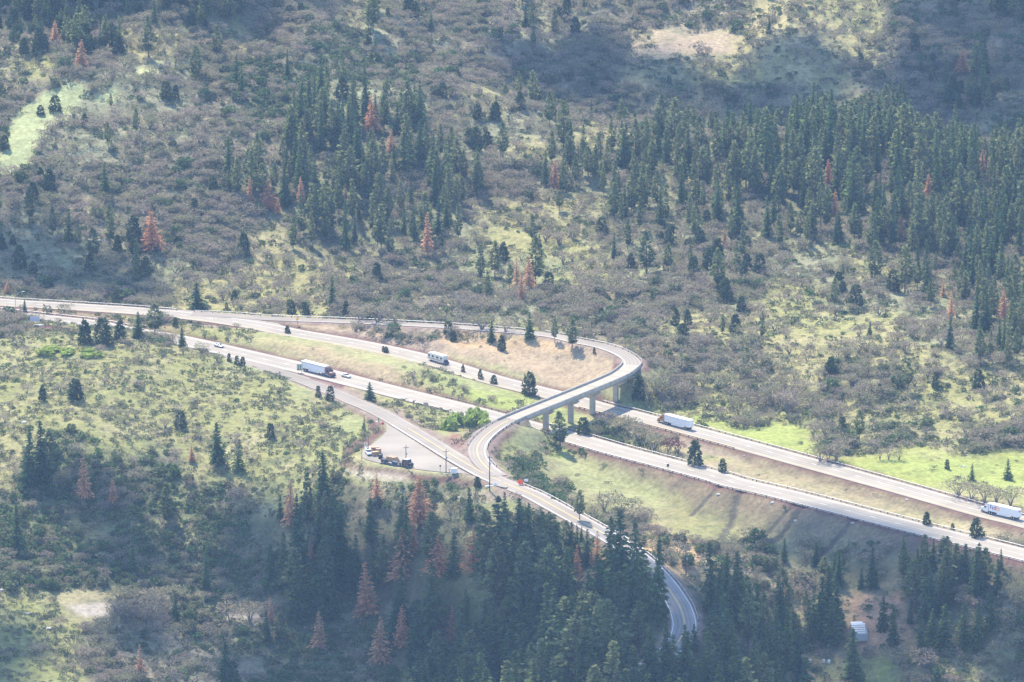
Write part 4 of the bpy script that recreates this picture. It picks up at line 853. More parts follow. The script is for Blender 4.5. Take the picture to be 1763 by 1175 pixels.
def where(u_, v_):
    d = [((u_-x)**2+((v_-y)*1.3)**2, n_, x, y) for n_, x, y in LM]; _, n_, x, y = min(d)
    du, dv = u_-x, (v_-y)*1.3
    if math.hypot(du, dv) < 28: return "beside "+n_
    if abs(du) > 2.4*abs(dv): return ("right of " if du > 0 else "left of ")+n_
    if abs(dv) > 2.4*abs(du): return ("below " if dv > 0 else "above ")+n_
    return ("below and " if dv > 0 else "above and ")+("right of " if du > 0 else "left of ")+n_
def size_word(hp, cuts, words_):
    for c_, w_ in zip(cuts, words_):
        if hp < c_: return w_
    return words_[-1]
con.sort(key=lambda q: -q[8])
seen = lambda q: -10 < q[6] < 1773 and 0 < q[7]-q[8]*.5 < 1175
ind = [q for q in con if seen(q)][:255]; ids = set(map(id, ind)); rest = [q for q in con if id(q) not in ids]
KN = {'fir': ('fir_tree', 'dark green fir', 'fir tree'), 'pine': ('pine_tree', 'olive green open-crowned pine', 'pine tree'), 'juniper': ('juniper_tree', 'rounded dark juniper', 'juniper')}
for q in ind:
    kd, x, y, z_, h, wd, uu, vv, hp = q; nm, ds, ct = KN[kd]; loc = where(uu, vv)
    place(kd, (x, y, z_), h, nm, f"{size_word(hp, (95, 118, 145), ('short', 'medium', 'tall', 'very tall'))} {ds} {loc}", ct, f"conifers {loc}"[:60], wd)
stuff('conifer_forest', [q[:6] for q in rest])
oaks.sort(key=lambda q: -q[8]); ind = [q for q in oaks if seen(q)][:290]; ids = set(map(id, ind)); rest = [q for q in oaks if id(q) not in ids]
for q in ind:
    kd, x, y, z_, h, wd, uu, vv, hp = q; loc = where(uu, vv)
    nm, ds, ct = ('oak_tree', 'bare grey twiggy oak', 'oak tree') if kd == 'oak' else ('leafy_oak_tree', 'round green scrub oak', 'scrub oak')
    place(kd, (x, y, z_), h, nm, f"{size_word(hp, (24, 29), ('low', 'broad', 'large'))} {ds} {loc}", ct, f"scrub oaks {loc}"[:60], wd)
stuff('oak_woodland', [q[:6] for q in rest])
bushes.sort(key=lambda q: -q[8]); ind = [q for q in bushes if seen(q)][:290]; ids = set(map(id, ind)); rest = [q for q in bushes if id(q) not in ids]
for q in ind:
    kd, x, y, z_, h, wd, uu, vv, hp = q; loc = where(uu, vv); ds = {'chap': 'leafy green shrub', 'bush': 'grey green brush clump', 'twigbush': 'bare mauve twig shrub'}[kd]
    place(kd, (x, y, z_), h, 'shrub', f"{ds} {loc}", 'shrub', f"shrubs {loc}"[:60], wd, parts=False)
stuff('brush', [q[:6] for q in rest]); stuff('grass', tufts)
proto('stone', [bush(170+i, 16) for i in range(3)], 'stone')
a, b_, z, u, v, rd, r_ = jgrid(3.4, 9); zi = zone(a, b_, z, 10); rr = r_.random(len(a)); hh = r_.uniform(.12, .42, len(a))
stuff('gravel', [('stone', a[i], b_[i], z[i]+.1, hh[i], 1.0) for i in range(len(a)) if rd[i] > 1 and rr[i] < {'b': .16, 'm': .07, 'd': .2, '.': .1, 'G': .03, 'g': .05}.get(ZK[zi[i]], .02)])
print('conifers', len(con), 'oaks', len(oaks), 'bushes', len(bushes), 'tufts', len(tufts))

NMK = {'dead': ('dead_pine_tree', 'dead tree', 'dead red pines'), 'fir': ('fir_tree', 'fir tree', None), 'pine': ('pine_tree', 'pine tree', None), 'juniper': ('juniper_tree', 'juniper', None)}
for kd, uu, vv, hp, wd, lb in T_:
    q = drop(uu, min(vv, 1195)); h = hp/(pxm(q)*math.cos(PITCH+math.atan((vv-587)/F_PX)))
    if vv > 1195: h = hp/pxm(q)
    nm, ct, gr = NMK[kd]
    wf = {'juniper': .9, 'fir': 1.2, 'pine': 1.1, 'dead': 1.15}[kd]*wd
    if h < 3: place(kd, q, h, nm, lb, ct, gr, wf, parts=False)
    else: place(kd, q, h, nm, lb, ct, gr, wf)
# larger bare trees and bushes with a place of their own
O_ = [('oak',1118,690,42,1),('oak',1140,694,48,.9),('oak',1160,698,46,.9),('oak',1180,696,40,1),('oak',1102,680,34,1),('oak',1235,668,30,1.2),('oak',1255,672,32,1),('oak',1218,650,30,1.2),('oak',1330,700,44,1.1),('oak',1355,712,46,1),('oak',1400,752,30,.8),('oak',1421,757,42,.9),
 ('oak',1412,795,34,1.1),('oak',1440,795,36,1.2),('oak',1425,794,28,1),('oak',1515,792,22,.8),('oak',1530,792,26,.8),('oak',1548,792,22,.9),('oak',1650,856,36,1.1),('oak',1672,862,36,1.1),('oak',1695,866,34,1.1),('oak',1715,868,34,1),('oak',1740,872,38,1),
 ('oak',1066,746,34,1),('oak',1082,752,36,1),('oak',1098,760,36,1),('oak',1112,768,34,1),('oak',1126,776,32,1),('oak',1045,738,30,1.1),('redoak',1150,778,26,1.1),('redoak',1168,782,26,1.1),('greenoak',1032,742,22,2.1),('greenoak',1052,752,20,2.2),
 ('oak',262,1062,46,1.2),('oak',210,1068,36,1.1),('oak',300,1040,36,1.2),('oak',396,1070,38,1.2),('oak',430,1072,38,1.2),('oak',1040,880,36,1.3),('oak',1070,890,40,1.3),('oak',1095,905,36,1.3),('oak',1545,1145,34,1.9),('oak',1590,1150,34,1.9),('oak',578,545,26,1),('oak',470,536,26,1.2),
 ('oak',830,568,30,1.4),('oak',870,572,26,1.3),('oak',620,552,30,1.2),('oak',650,556,36,1.4),('oak',680,556,24,1)]
for kd, uu, vv, hp, wd in O_:
    q = drop(uu, vv); h = hp/pxm(q)*1.03; loc = where(uu, vv); ds = {'oak': 'feathery bare grey tree', 'redoak': 'reddish bare shrub tree', 'greenoak': 'light green leafy tree'}[kd]
    place(kd, q, h, 'bare_tree' if kd != 'greenoak' else 'leafy_tree', f"{size_word(hp, (31, 39), ('low', 'mid-sized', 'tall'))} {ds} {loc}", 'tree', f"roadside trees {loc}"[:60], wd)
for uu, vv, hp, wd, lb in ((800,736,30,.95,"bright yellow green bush at the foot of the bridge ramp, left half"),(826,733,26,.9,"bright yellow green bush at the foot of the bridge ramp, right half"),(115,606,10,2.8,"low lime green bush patch on the knoll under the dark trees"),(140,610,9,2.6,"low lime green bush patch on the knoll, right part")):
    q = drop(uu, vv); place('lime', q, hp/pxm(q), 'willow_bush', lb, 'bush', None, wd, parts=False)
# ------------------------------------------------------------------ vehicles
M['white_body'] = noisy('white painted panels', (.70,.70,.70), (.80,.80,.79), .8, .35)
M['cream_body'] = mat('cream body', (.66,.62,.54), .4); M['glass'] = mat('dark vehicle glass', (.02,.03,.04), .1)
M['tyre'] = mat('tyre rubber', (.02,.02,.022), .9); M['chrome'] = mat('bright metal', (.6,.6,.62), .3, Metallic=.9)
M['chassis'] = mat('dark chassis', (.03,.03,.035), .7); M['orange_cab'] = mat('orange brown paint', (.42,.20,.09), .35); M['brown_cab'] = mat('dark brown paint', (.16,.08,.06), .35)
M['blue_body'] = mat('dark blue paint', (.03,.05,.13), .3); M['silver'] = mat('silver paint', (.60,.62,.68), .3, Metallic=.3); M['lamp_red'] = mat('red tail lamp', (.5,.02,.02), .3); M['lamp_clear'] = mat('clear headlamp', (.8,.8,.75), .15)
M['purple'] = mat('purple lettering', (.12,.03,.28), .5); M['orange_text'] = mat('orange lettering', (.95,.22,.02), .5); M['red_stripe'] = mat('dark stripe', (.20,.10,.09), .5)
M['timber'] = noisy('stacked timber', (.30,.18,.10), (.45,.30,.18), 2, .8); M['black'] = mat('black paint', (.02,.02,.025), .5)
wheel_me = MB().cyl((0,0,0), .5, .34, 'y', 16).mesh('wheel'); wheel_me.materials.append(M['tyre'])
rim_me = MB().cyl((0,0,0), .27, .37, 'y', 12).mesh('rim'); rim_me.materials.append(M['chrome'])
def wheel(p_, x, y, r_=.5, wscale=1):
    o = bpy.data.objects.new('wheel', wheel_me); C.objects.link(o); o.parent = p_; o.location = (x, y, r_); o.scale = (r_/.5, wscale, r_/.5)
    q = bpy.data.objects.new('rim', rim_me); C.objects.link(q); q.parent = o
def text(body, size, m_, parent, mtx, name='lettering'):
    cu = bpy.data.curves.new(name, 'FONT'); cu.body = body; cu.size = size; cu.extrude = .01; cu.offset = .012; cu.resolution_u = 3
    tmp = bpy.data.objects.new(name, cu); C.objects.link(tmp); bpy.context.view_layer.update()
    me = bpy.data.meshes.new_from_object(tmp.evaluated_get(bpy.context.evaluated_depsgraph_get())); wdt = max((v_.co.x for v_ in me.vertices), default=0)
    bpy.data.objects.remove(tmp); me.materials.clear(); o = link(name, me, parent, m_); o.matrix_local = mtx; return o, wdt
def at_road(rd, u, v, side, dirn):
    """pose on a lane: point near pixel (u, v), offset to the left, heading along (+1) or against (-1)"""
    i = rd.near(u, v); q = rd.p[i]; x, y = q[0]+rd.n[i][0]*side, q[1]+rd.n[i][1]*side; a = math.atan2(rd.t[i][1], rd.t[i][0])+(0 if dirn > 0 else math.pi)
    return (x, y, q[2]+.035), a
def semi(label, loc, rz, cab_m, logo=False, aero=True, stripe=False):
    t_ = thing('semi_truck', label, 'truck', loc, rz, 'semi trucks'); t_.scale = (.88, .95, .97)
    # tractor, front at +x (bumper x = 10.6), trailer behind from x = 5.6 back to -10.4
    MB().prism([(6.0,.95),(8.35,.95),(8.35,2.3),(8.0,3.0),(6.9,3.15),(6.0,3.15)], -1.22, 1.22).build('cab', cab_m, t_, .08)
    MB().prism([(8.3,.75),(10.35,.75),(10.55,1.1),(10.45,1.75),(10.1,1.98),(8.35,2.15)], -1.02, 1.02).build('hood', cab_m, t_, .1)
    if aero: MB().prism([(6.0,3.13),(7.75,3.13),(7.3,3.6),(6.6,4.0),(6.0,4.05)], -1.15, 1.15).build('roof_fairing', cab_m, t_, .08)
    ws = MB().add([(8.38,-1.05,2.2),(8.38,1.05,2.2),(8.06,1.0,2.92),(8.06,-1.0,2.92)], [(0,1,2,3)]).add([(8.40,-1.05,2.2),(8.40,1.05,2.2),(8.08,1.0,2.92),(8.08,-1.0,2.92)], [(3,2,1,0)])
    ws.build('windshield', M['glass'], t_)
    for s_ in (-1, 1):
        MB().box(7.1, 8.0, s_*1.23-.01, s_*1.23+.01, 2.05, 2.8, .05).build('side_window', M['glass'], t_)
        MB().cyl((6.9, s_*1.0, .75), .32, 1.5, 'x').build('fuel_tank', M['chrome'], t_); MB().cyl((5.9, s_*1.05, 2.4), .08, 2.6).build('exhaust_stack', M['chrome'], t_)
        MB().box(10.38, 10.5, s_*.8-.16, s_*.8+.16, 1.05, 1.35).build('headlight', M['lamp_clear'], t_); MB().box(8.1, 8.2, s_*1.45-.12, s_*1.45+.12, 2.0, 2.7).build('mirror', M['black'], t_, .02)
        for x in (9.35,): wheel(t_, x, s_*1.02)
        for x in (5.1, 3.8, -7.2, -8.5): wheel(t_, x, s_*.98, wscale=1.7)
        MB().box(-10.42, -10.36, s_*1.0-.15, s_*1.0+.15, 1.0, 1.15).build('tail_light', M['lamp_red'], t_)
    MB().box(2.9, 8.6, -.45, .45, .65, 1.05).box(-10.2, -5.5, -.45, .45, .75, 1.15).build('chassis', M['chassis'], t_)
    MB().box(10.2, 10.62, -1.2, 1.2, .4, .78).build('bumper', M['chrome'] if logo else M['chassis'], t_, .04)
    tr_ = MB().box(-10.4, 5.55, -1.29, 1.29, 1.15, 4.1).build('trailer', M['white_body'], t_, .04)
    MB().box(-10.45, -10.40, -1.18, -.02, 1.25, 4.0).build('rear_door', M['white_body'], tr_); MB().box(-10.45, -10.40, .02, 1.18, 1.25, 4.0).build('rear_door', M['white_body'], tr_)
    if stripe:
        for s_ in (-1, 1): MB().box(-10.2, 5.4, s_*1.297-.006, s_*1.297+.006, 3.55, 3.68).build('stripe', M['red_stripe'], tr_)
    for s_ in (-1, 1):
        MB().box(1.6, 1.8, s_*.8-.08, s_*.8+.08, .3, 1.15).build('landing_leg', M['chassis'], t_)
        MB().box(-5.6, 1.2, s_*1.22-.02, s_*1.22+.02, .5, 1.14).build('side_skirt', M['white_body'], t_)
        MB().box(-9.3, -9.26, s_*.95-.3, s_*.95+.3, .25, .95).build('mud_flap', M['black'], t_)
    if logo:
        for s_ in (1, -1):
            x0 = 4.9 if s_ > 0 else .1
            rot = Matrix.Rotation(math.pi, 4, 'Z')@Matrix.Rotation(math.pi/2, 4, 'X') if s_ > 0 else Matrix.Rotation(math.pi/2, 4, 'X')
            o, wd = text('Fed', 2.3, M['purple'], tr_, Matrix.Translation((x0, s_*1.31, 2.1))@rot, 'logo')
            text('Ex', 2.3, M['orange_text'], tr_, Matrix.Translation((x0-s_*(wd+.06), s_*1.31, 2.1))@rot, 'logo')
        rot = Matrix.Rotation(-math.pi/2, 4, 'Z')@Matrix.Rotation(math.pi/2, 4, 'X')
        o, wd = text('Fed', .72, M['purple'], tr_, Matrix.Translation((-10.47, .55, 3.0))@rot, 'logo'); text('Ex', .72, M['orange_text'], tr_, Matrix.Translation((-10.47, .55-wd-.03, 3.0))@rot, 'logo')
    return t_
loc, a = at_road(NB, 1721, 888, .6, -1); semi('white semi truck with purple and orange lettering on its trailer, upper highway at right', loc, a, M['white_body'], logo=True)
loc, a = at_road(NB, 1161, 733, .8, -1); semi('semi truck with orange brown cab and plain white trailer right of the bridge', loc, a, M['orange_cab'])
loc, a = at_road(SB, 553, 644, -1.8, 1); semi('semi truck with dark brown cab and cream white striped trailer on the lower highway', loc, a, M['brown_cab'], stripe=True)

def car(label, loc, rz, m_, suv=False, glass='glass', group='cars on the highways'):
    t_ = thing('car', label, 'car', loc, rz, group); z = 1.75 if suv else 1.45
    MB().prism([(-2.25,.35),(2.2,.35),(2.3,.6),(2.2,.85),(1.05,1.0),(-1.2,1.02),(-2.2,1.0),(-2.32,.7)], -.9, .9).build('body', m_, t_, .07)
    rear = -2.0 if suv else -1.45
    MB().add([(rear,-.82,.98),(1.15,-.82,.98),(1.15,.82,.98),(rear,.82,.98),(rear+.45,-.66,z),(.3,-.66,z),(.3,.66,z),(rear+.45,.66,z)], [(4,5,6,7),(0,1,5,4),(1,2,6,5),(2,3,7,6),(3,0,4,7),(3,2,1,0)]).build('windows', M['glass'], t_, .03)
    MB().box(rear+.42, .34, -.68, .68, z-.04, z+.03).build('roof', m_, t_, .02)
    for s_ in (-1, 1):
        MB().box(2.2, 2.31, s_*.65-.16, s_*.65+.16, .62, .78).build('headlight', M['lamp_clear'], t_); MB().box(-2.34, -2.22, s_*.68-.15, s_*.68+.15, .72, .9).build('tail_light', M['lamp_red'], t_)
        for x in (-1.4, 1.4): wheel(t_, x, s_*.8, .34, .6)
    return t_
loc, a = at_road(SB, 373, 597, 2.2, 1); car('small pale blue car on the lower highway, far left of the semi', loc, a, M['silver'])
loc, a = at_road(SB, 588, 650, 2.4, 1); car('white car overtaking the semi on the lower highway', loc, a, M['white_body'])
loc, a = at_road(NB, 753, 622, .6, -1)
t_ = thing('motorhome', 'beige and white motorhome on the upper highway beside the brown bank', 'motorhome', loc, a)
MB().prism([(-5.2,.55),(4.9,.55),(5.3,.9),(5.2,2.0),(4.75,3.3),(4.3,3.45),(-5.2,3.45)], -1.25, 1.25).build('body', M['cream_body'], t_, .1)
MB().box(-5.1, 4.2, -1.2, 1.2, 3.44, 3.5).build('roof', M['white_body'], t_); MB().add([(5.22,-1.1,2.02),(5.22,1.1,2.02),(4.84,1.05,3.1),(4.84,-1.05,3.1)], [(0,1,2,3)]).build('windshield', M['glass'], t_)
for s_ in (-1, 1):
    for x0, x1 in ((3.4,4.5),(.9,2.2),(-2.2,-.6),(-4.4,-3.2)): MB().box(x0, x1, s_*1.26-.01, s_*1.26+.01, 1.9, 2.65).build('window', M['glass'], t_)
    MB().box(-5.0, 4.6, s_*1.27-.01, s_*1.27+.01, 1.25, 1.45).build('stripe', M['red_stripe'], t_)
    for x in (3.3, -2.4): wheel(t_, x, s_*1.05, .45)
MB().box(-1.2,-.2,-.4,.4,3.5,3.8).box(2.0,3.0,-.4,.4,3.5,3.8).build('air_conditioner', M['white_body'], t_, .05); MB().box(1.35,1.4,1.262,1.29,.8,2.7).build('door_seam', M['black'], t_)
loc, a = at_road(NB, 767, 625.5, .6, -1); car('dark blue car towed behind the motorhome', loc, a, M['blue_body'], True)
# pickup in the turnout
def yard(u, v, dz=.02):
    q = P(u, v, 5); 
    for _ in range(4): q = P(u, v, tplane(q[0], q[1]))
    return (q[0], q[1], q[2]+dz)
t_ = thing('pickup_truck', 'white utility truck parked nose down at left end of the turnout', 'pickup truck', yard(635, 783), R(-78))
MB().prism([(-2.9,.55),(2.7,.55),(2.85,.9),(2.7,1.2),(1.5,1.3),(-.4,1.3),(-2.9,1.25)], -.98, .98).build('body', M['white_body'], t_, .06)
MB().add([(-.5,-.9,1.28),(1.5,-.9,1.28),(1.5,.9,1.28),(-.5,.9,1.28),(-.3,-.75,1.95),(.8,-.75,1.95),(.8,.75,1.95),(-.3,.75,1.95)], [(4,5,6,7),(0,1,5,4),(1,2,6,5),(2,3,7,6),(3,0,4,7)]).build('windows', M['glass'], t_)
MB().box(-.32,.84,-.78,.78,1.93,2.0).build('roof', M['white_body'], t_, .02); MB().box(-2.9,-.7,-1.0,-.55,1.2,1.9).box(-2.9,-.7,.55,1.0,1.2,1.9).build('tool_box', M['white_body'], t_, .03)
for s_ in (-1, 1):
    for x in (-1.9, 1.8): wheel(t_, x, s_*.85, .4, .7)
    MB().box(-3.1,-1.0,s_*.9-.05,s_*.9+.05,2.4,2.5).box(-3.05,-2.95,s_*.9-.05,s_*.9+.05,1.9,2.4).box(-1.1,-1.0,s_*.9-.05,s_*.9+.05,1.9,2.4).build('ladder_rack', M['white_body'], t_)
p_ = yard(630, 776); o = MB().box(-.6,.6,-.35,.35,0,.1).box(-.5,-.3,-.3,.3,.1,2.9).box(.25,.45,-.3,.3,.1,2.9).build('portable_barrier', M['white_body'], None, .02); o.location = p_; tag(o, 'pair of white upright panels standing behind the utility truck', 'panels')
def pallet(u, v, dz, label, ln=2.4, n_=3, rz=.3):
    q = yard(u, v, dz); mb = MB()
    for k_ in range(n_):
        mb.box(-ln/2, ln/2, -.9, .9, k_*.42+.12, k_*.42+.40)
        for x in (-ln/2+.1, 0, ln/2-.3): mb.box(x, x+.2, -.9, .9, k_*.42, k_*.42+.12)
    o = mb.build('timber_stack', M['timber'], None, .015); o.location = q; o.rotation_euler = (0, 0, rz); tag(o, label, 'timber stack', 'timber stacks in the turnout')
pallet(646, 785, 0, 'front timber stack beside the white utility truck', 2.6, 4, .4); pallet(646, 777, 0, 'rear timber stack beside the white utility truck', 2.6, 4, .2); pallet(651, 780, 0, 'right timber stack beside the white utility truck', 1.8, 4, 1.2)
pallet(636, 774, 0, 'low dark timber stack behind the white utility truck', 2.4, 2, .1)
# flatbed truck with timber
A0, A1 = yard(655, 797), yard(708, 806); az = math.atan2(A1[1]-A0[1], A1[0]-A0[0]); Ltr = math.hypot(A1[0]-A0[0], A1[1]-A0[1])
t_ = thing('flatbed_truck', 'dark flatbed truck parked along the near edge of the turnout', 'truck', ((A0[0]+A1[0])/2, (A0[1]+A1[1])/2+1.0, (A0[2]+A1[2])/2+.03), az); hl = Ltr/2
MB().box(-hl, hl-3.4, -1.2, 1.2, 1.1, 1.3).box(-hl, hl-.6, -.4, .4, .7, 1.1).build('flatbed', M['chassis'], t_); MB().box(-hl, -hl+.12, -1.15, 1.15, 1.3, 2.6).box(hl-3.6, hl-3.5, -1.15, 1.15, 1.3, 2.7).build('bulkhead', M['chassis'], t_)
MB().prism([(hl-3.1,.9),(hl-.9,.9),(hl-.85,2.2),(hl-1.2,2.95),(hl-3.1,3.0)], -1.15, 1.15).build('cab', M['brown_cab'], t_, .08); MB().box(hl-3.0,hl-1.3,-1.1,1.1,3.0,3.08).build('roof', M['white_body'], t_)
MB().prism([(hl-.95,.8),(hl+.3,.8),(hl+.35,1.4),(hl+.1,1.75),(hl-.9,1.9)], -1.0, 1.0).build('hood', M['black'], t_, .06); MB().add([(hl-.82,-1.0,2.2),(hl-.82,1.0,2.2),(hl-1.15,.95,2.85),(hl-1.15,-.95,2.85)], [(0,1,2,3)]).build('windshield', M['glass'], t_)
MB().box(-hl+2.5,-hl+5.0,-1.22,-1.18,.5,1.0).box(-1.0,2.0,-1.22,-1.18,.45,1.05).build('tool_box', M['blue_body'], t_); MB().box(-.5,1.6,-1.26,-1.2,1.3,1.6).build('tarpaulin', M['white_body'], t_)
for s_ in (-1, 1):
    for x in (hl-.5, hl-3.6, hl-4.8, -hl+1.6, -hl+2.9): wheel(t_, x, s_*.95, .48)
tl = (t_.location.x, t_.location.y, t_.location.z+1.3)
mb = MB()
for k_ in range(5):
    for j in range(3): mb.box(-hl+3.3+.2*k_, 1.2-.3*k_, -1.1+j*.75, -.42+j*.75, k_*.3, k_*.3+.27)
o = mb.build('timber_load', M['timber'], None, .02); o.location = tl; o.rotation_euler = (0, 0, az); tag(o, 'brown timber load stacked on the dark flatbed truck', 'timber load')
# cabinet and clutter at the corner of the turnout
t_ = thing('utility_cabinet', 'white box cabinet beside a utility pole at the turnout corner', 'cabinet', yard(782, 815), R(-15)); MB().box(-1.0,1.0,-.8,.8,0,1.9).build('box', M['white_body'], t_, .05); MB().box(-1.1,1.1,-.9,.9,1.9,2.0).build('lid', M['white_body'], t_, .03)
o = MB().box(-.15,.15,-.15,.15,0,1.2).cyl((0,0,1.3),.3,.35).build('utility_meter', M['rail_metal']); o.location = yard(773.5, 813.5); tag(o, 'small grey meter post between pole and white cabinet', 'meter')
o = MB().box(-1.3,1.3,-.3,.3,0,.35).build('concrete_block', M['concrete'], None, .04); o.location = yard(770, 817); o.rotation_euler = (0,0,.3); tag(o, 'low pale block at foot of the turnout corner pole', 'concrete block')
q = drop(843, 838); o = MB().box(-1.8,1.8,-.25,.25,0,.4).build('concrete_barrier', M['white_body'], None, .05); o.location = q; o.rotation_euler = (0,0,.35); tag(o, 'white low barrier by the pole on the roadside mound', 'barrier')
q = drop(853, 836); o = MB().add([(-.7,-.4,0),(.7,-.4,0),(.7,.4,0),(-.7,.4,0),(-.5,-.02,1.0),(.5,-.02,1.0),(.5,.02,1.0),(-.5,.02,1.0)], [(0,1,5,4),(1,2,6,5),(2,3,7,6),(3,0,4,7),(4,5,6,7)]).build('road_trestle', M['white_body']); o.location = q; tag(o, 'small white trestle at the edge of the old road', 'trestle')

# ------------------------------------------------------------------ signs, poles
M['sign_green'] = mat('green sign', (.09,.16,.12), .4); M['sign_yellow'] = mat('yellow sign', (.85,.50,.03), .4); M['sign_orange'] = mat('orange sign', (.95,.13,.03), .5); M['sign_red'] = mat('red sign', (.65,.03,.03), .4)
M['sign_white'] = mat('white sign', (.75,.76,.78), .4); M['sign_back'] = noisy('sign back', (.30,.23,.19), (.40,.33,.28), 2, .6); M['sign_blue'] = mat('pale blue sign', (.55,.58,.66), .4); M['pole_wood'] = noisy('weathered pole', (.09,.06,.05), (.16,.11,.09), 1, .9); M['steel'] = mat('grey steel', (.45,.46,.47), .4, Metallic=.4)
def sign(label, u, v, w_, h_, z0, face, kind='rect', legs=1, rz=0, back='sign_back', on=None, group='road signs'):
    q = on if on is not None else drop(u, v); t_ = thing('road_sign', label, 'sign', tuple(q), rz, group)
    xs_ = [0] if legs == 1 else [-w_*.3, w_*.3]
    for x in xs_: MB().box(x-.06, x+.06, .03, .13, -.3, z0+h_).build('post', M['steel'] if back != 'sign_back' else M['pole_wood'], t_)
    if kind == 'rect': f_ = MB().box(-w_/2, w_/2, -.02, .03, z0, z0+h_)
    else:
        k_ = {'diamond': 4, 'octagon': 8}[kind]; r_ = w_/2*(1 if k_ == 4 else 1.08); a0 = 0 if k_ == 4 else math.pi/8
        pts = [(r_*math.cos(a0+2*math.pi*i/k_), z0+h_/2+r_*math.sin(a0+2*math.pi*i/k_)) for i in range(k_)]; f_ = MB().prism(pts, -.02, .03)
    f_.build('panel', M[face], t_); return t_
sign('green sign with white bars beside the lower highway, left of the semi', 516, 643, 2.2, 2.4, 1.2, 'sign_green', legs=2)
s_ = bpy.context.scene.objects; g = [o for o in s_ if o.get('label', '').startswith('green sign')][0]
for x in (-.75, 0, .75): MB().box(x-.12, x+.12, -.05, -.025, 1.5, 3.3).build('marking', M['sign_white'], g)
sign('yellow diamond warning sign above a small panel where ramp leaves the upper highway', 512, 561, 1.5, 1.3, 2.0, 'sign_yellow', 'diamond')
sign('pale blue wide sign beside the lower highway at left border', 60, 559, 4.0, 2.0, 1.3, 'sign_blue', legs=2)
sign('brown backed square sign between exit road and lower highway', 733, 706, 1.9, 1.3, 1.6, 'sign_back')
sign('small red sign on the red cinder bank beside the turnout', 659, 737, 1.0, 1.0, 1.2, 'sign_red', 'octagon')
sign('narrow brown post sign next to the small red sign', 652, 729, .6, 1.6, .6, 'sign_back')
sign('orange construction sign at the guard rail of the old road', 896, 836, 2.0, 1.6, .5, 'sign_orange', 'octagon')
sign('white sign facing away just behind the orange one', 906, 836, 1.5, 1.0, 1.4, 'sign_white')
sign('small dark sign on the near rail of lower highway right of the bridge', 1150, 812, .9, 1.1, 1.8, 'chassis')
sign('small dark round sign at the near edge of the turnout', 758, 814, .7, .7, 2.2, 'chassis', 'octagon')
sign('slim marker beside exit road in the green verge', 709, 728, .4, .8, .8, 'sign_back')
sign('slim marker post on the brown bank', 716, 578, .4, .8, 2.2, 'sign_back')
def pole(label, u, v, hpx, arm=False, lamp=False, cat='utility pole', m_='pole_wood', rad=.16, on=None):
    q = on if on is not None else drop(u, v); h = hpx/pxm(q)*1.03; t_ = thing('street_lamp' if lamp else 'utility_pole', label, 'street lamp' if lamp else cat, tuple(q), .3, None if lamp else 'wooden utility poles')
    MB().tube([(0,0,-.5),(0,0,h*.5),(0,0,h)], [rad*1.25, rad, rad*.8], 8).build('pole', M[m_], t_)
    if arm:
        MB().box(-1.1,1.1,-.07,.07,h-1.0,h-.85).build('crossarm', M[m_], t_)
        for x in (-1.0, -.4, .4, 1.0): MB().cyl((x,0,h-.72), .06, .25).build('insulator', M['steel'], t_)
        MB().cyl((.32,0,h-3.2), .26, .9).build('transformer', M['steel'], t_)
    if lamp:
        MB().tube([(0,0,h-.3),(1.2,0,h+.7),(3.2,0,h+1.1)], .08, 6).build('arm', M[m_], t_); MB().box(2.9,3.9,-.18,.18,h+.98,h+1.18).build('lamp_head', M['lamp_clear'], t_, .04)
    return t_
pole('slim pole with lamp head behind the white utility truck', 634, 776, 44, lamp=True, rad=.11)
pole('utility pole with transformer on near edge of turnout above the flatbed truck', 699, 807, 40, arm=True)
pole('tall utility pole beside the white cabinet', 768, 816, 42, arm=True)
pole('tallest utility pole standing on the roadside mound', 843, 846, 62, arm=True, rad=.2)
pole('thin grey street lamp with curved arm at left end of highways', 27, 552, 44, lamp=True, m_='steel', rad=.13)
pole('utility pole on the orange earth bank above the old road', 1181, 994, 46, arm=True)
pole('thin short pole at left corner of the turnout', 623, 794, 24, rad=.1)
pole('pale pole among shrubs at left end of the guard rail', 1153, 998, 10, rad=.1, m_='steel')

# ------------------------------------------------------------------ shed in the trees, rocks and small pale things
M['roof_cream'] = noisy('cream roof panel', (.55,.50,.42), (.65,.60,.52), 1, .6); M['wall_grey'] = noisy('blue grey wall', (.22,.24,.28), (.30,.32,.36), 1, .8)
q = drop(1479, 1096); t_ = thing('shed', 'small shed with stepped cream and white roof panels in the trees at bottom right', 'shed', tuple(q), R(4))
MB().box(-2.6,2.6,-4.5,5.5,-.5,2.2).build('wall', M['wall_grey'], t_)
for k_ in range(5):
    MB().box(-2.5+.22*(4-k_), 2.5-.2*(4-k_), -4.6+2.0*k_, -3.1+2.0*k_, 2.2+.26*k_, 2.36+.26*k_).build('roof_panel', M['roof_cream' if k_ < 4 else 'white_body'], t_)
MB().add([(-2.6,-4.5,2.2),(2.6,-4.5,2.2),(2.6,5.5,3.4),(-2.6,5.5,3.4),(-2.6,5.5,2.2),(2.6,5.5,2.2)], [(0,1,2,3),(0,3,4),(1,5,2),(2,5,4,3)]).build('roof', M['wall_grey'], t_)
MB().box(-1.8,1.5,5.6,7.4,1.2,3.2).build('canopy', M['wall_grey'], t_, .1); MB().box(-2.2,2.0,5.55,7.5,3.2,3.35).build('canopy_roof', M['sign_white'], t_)
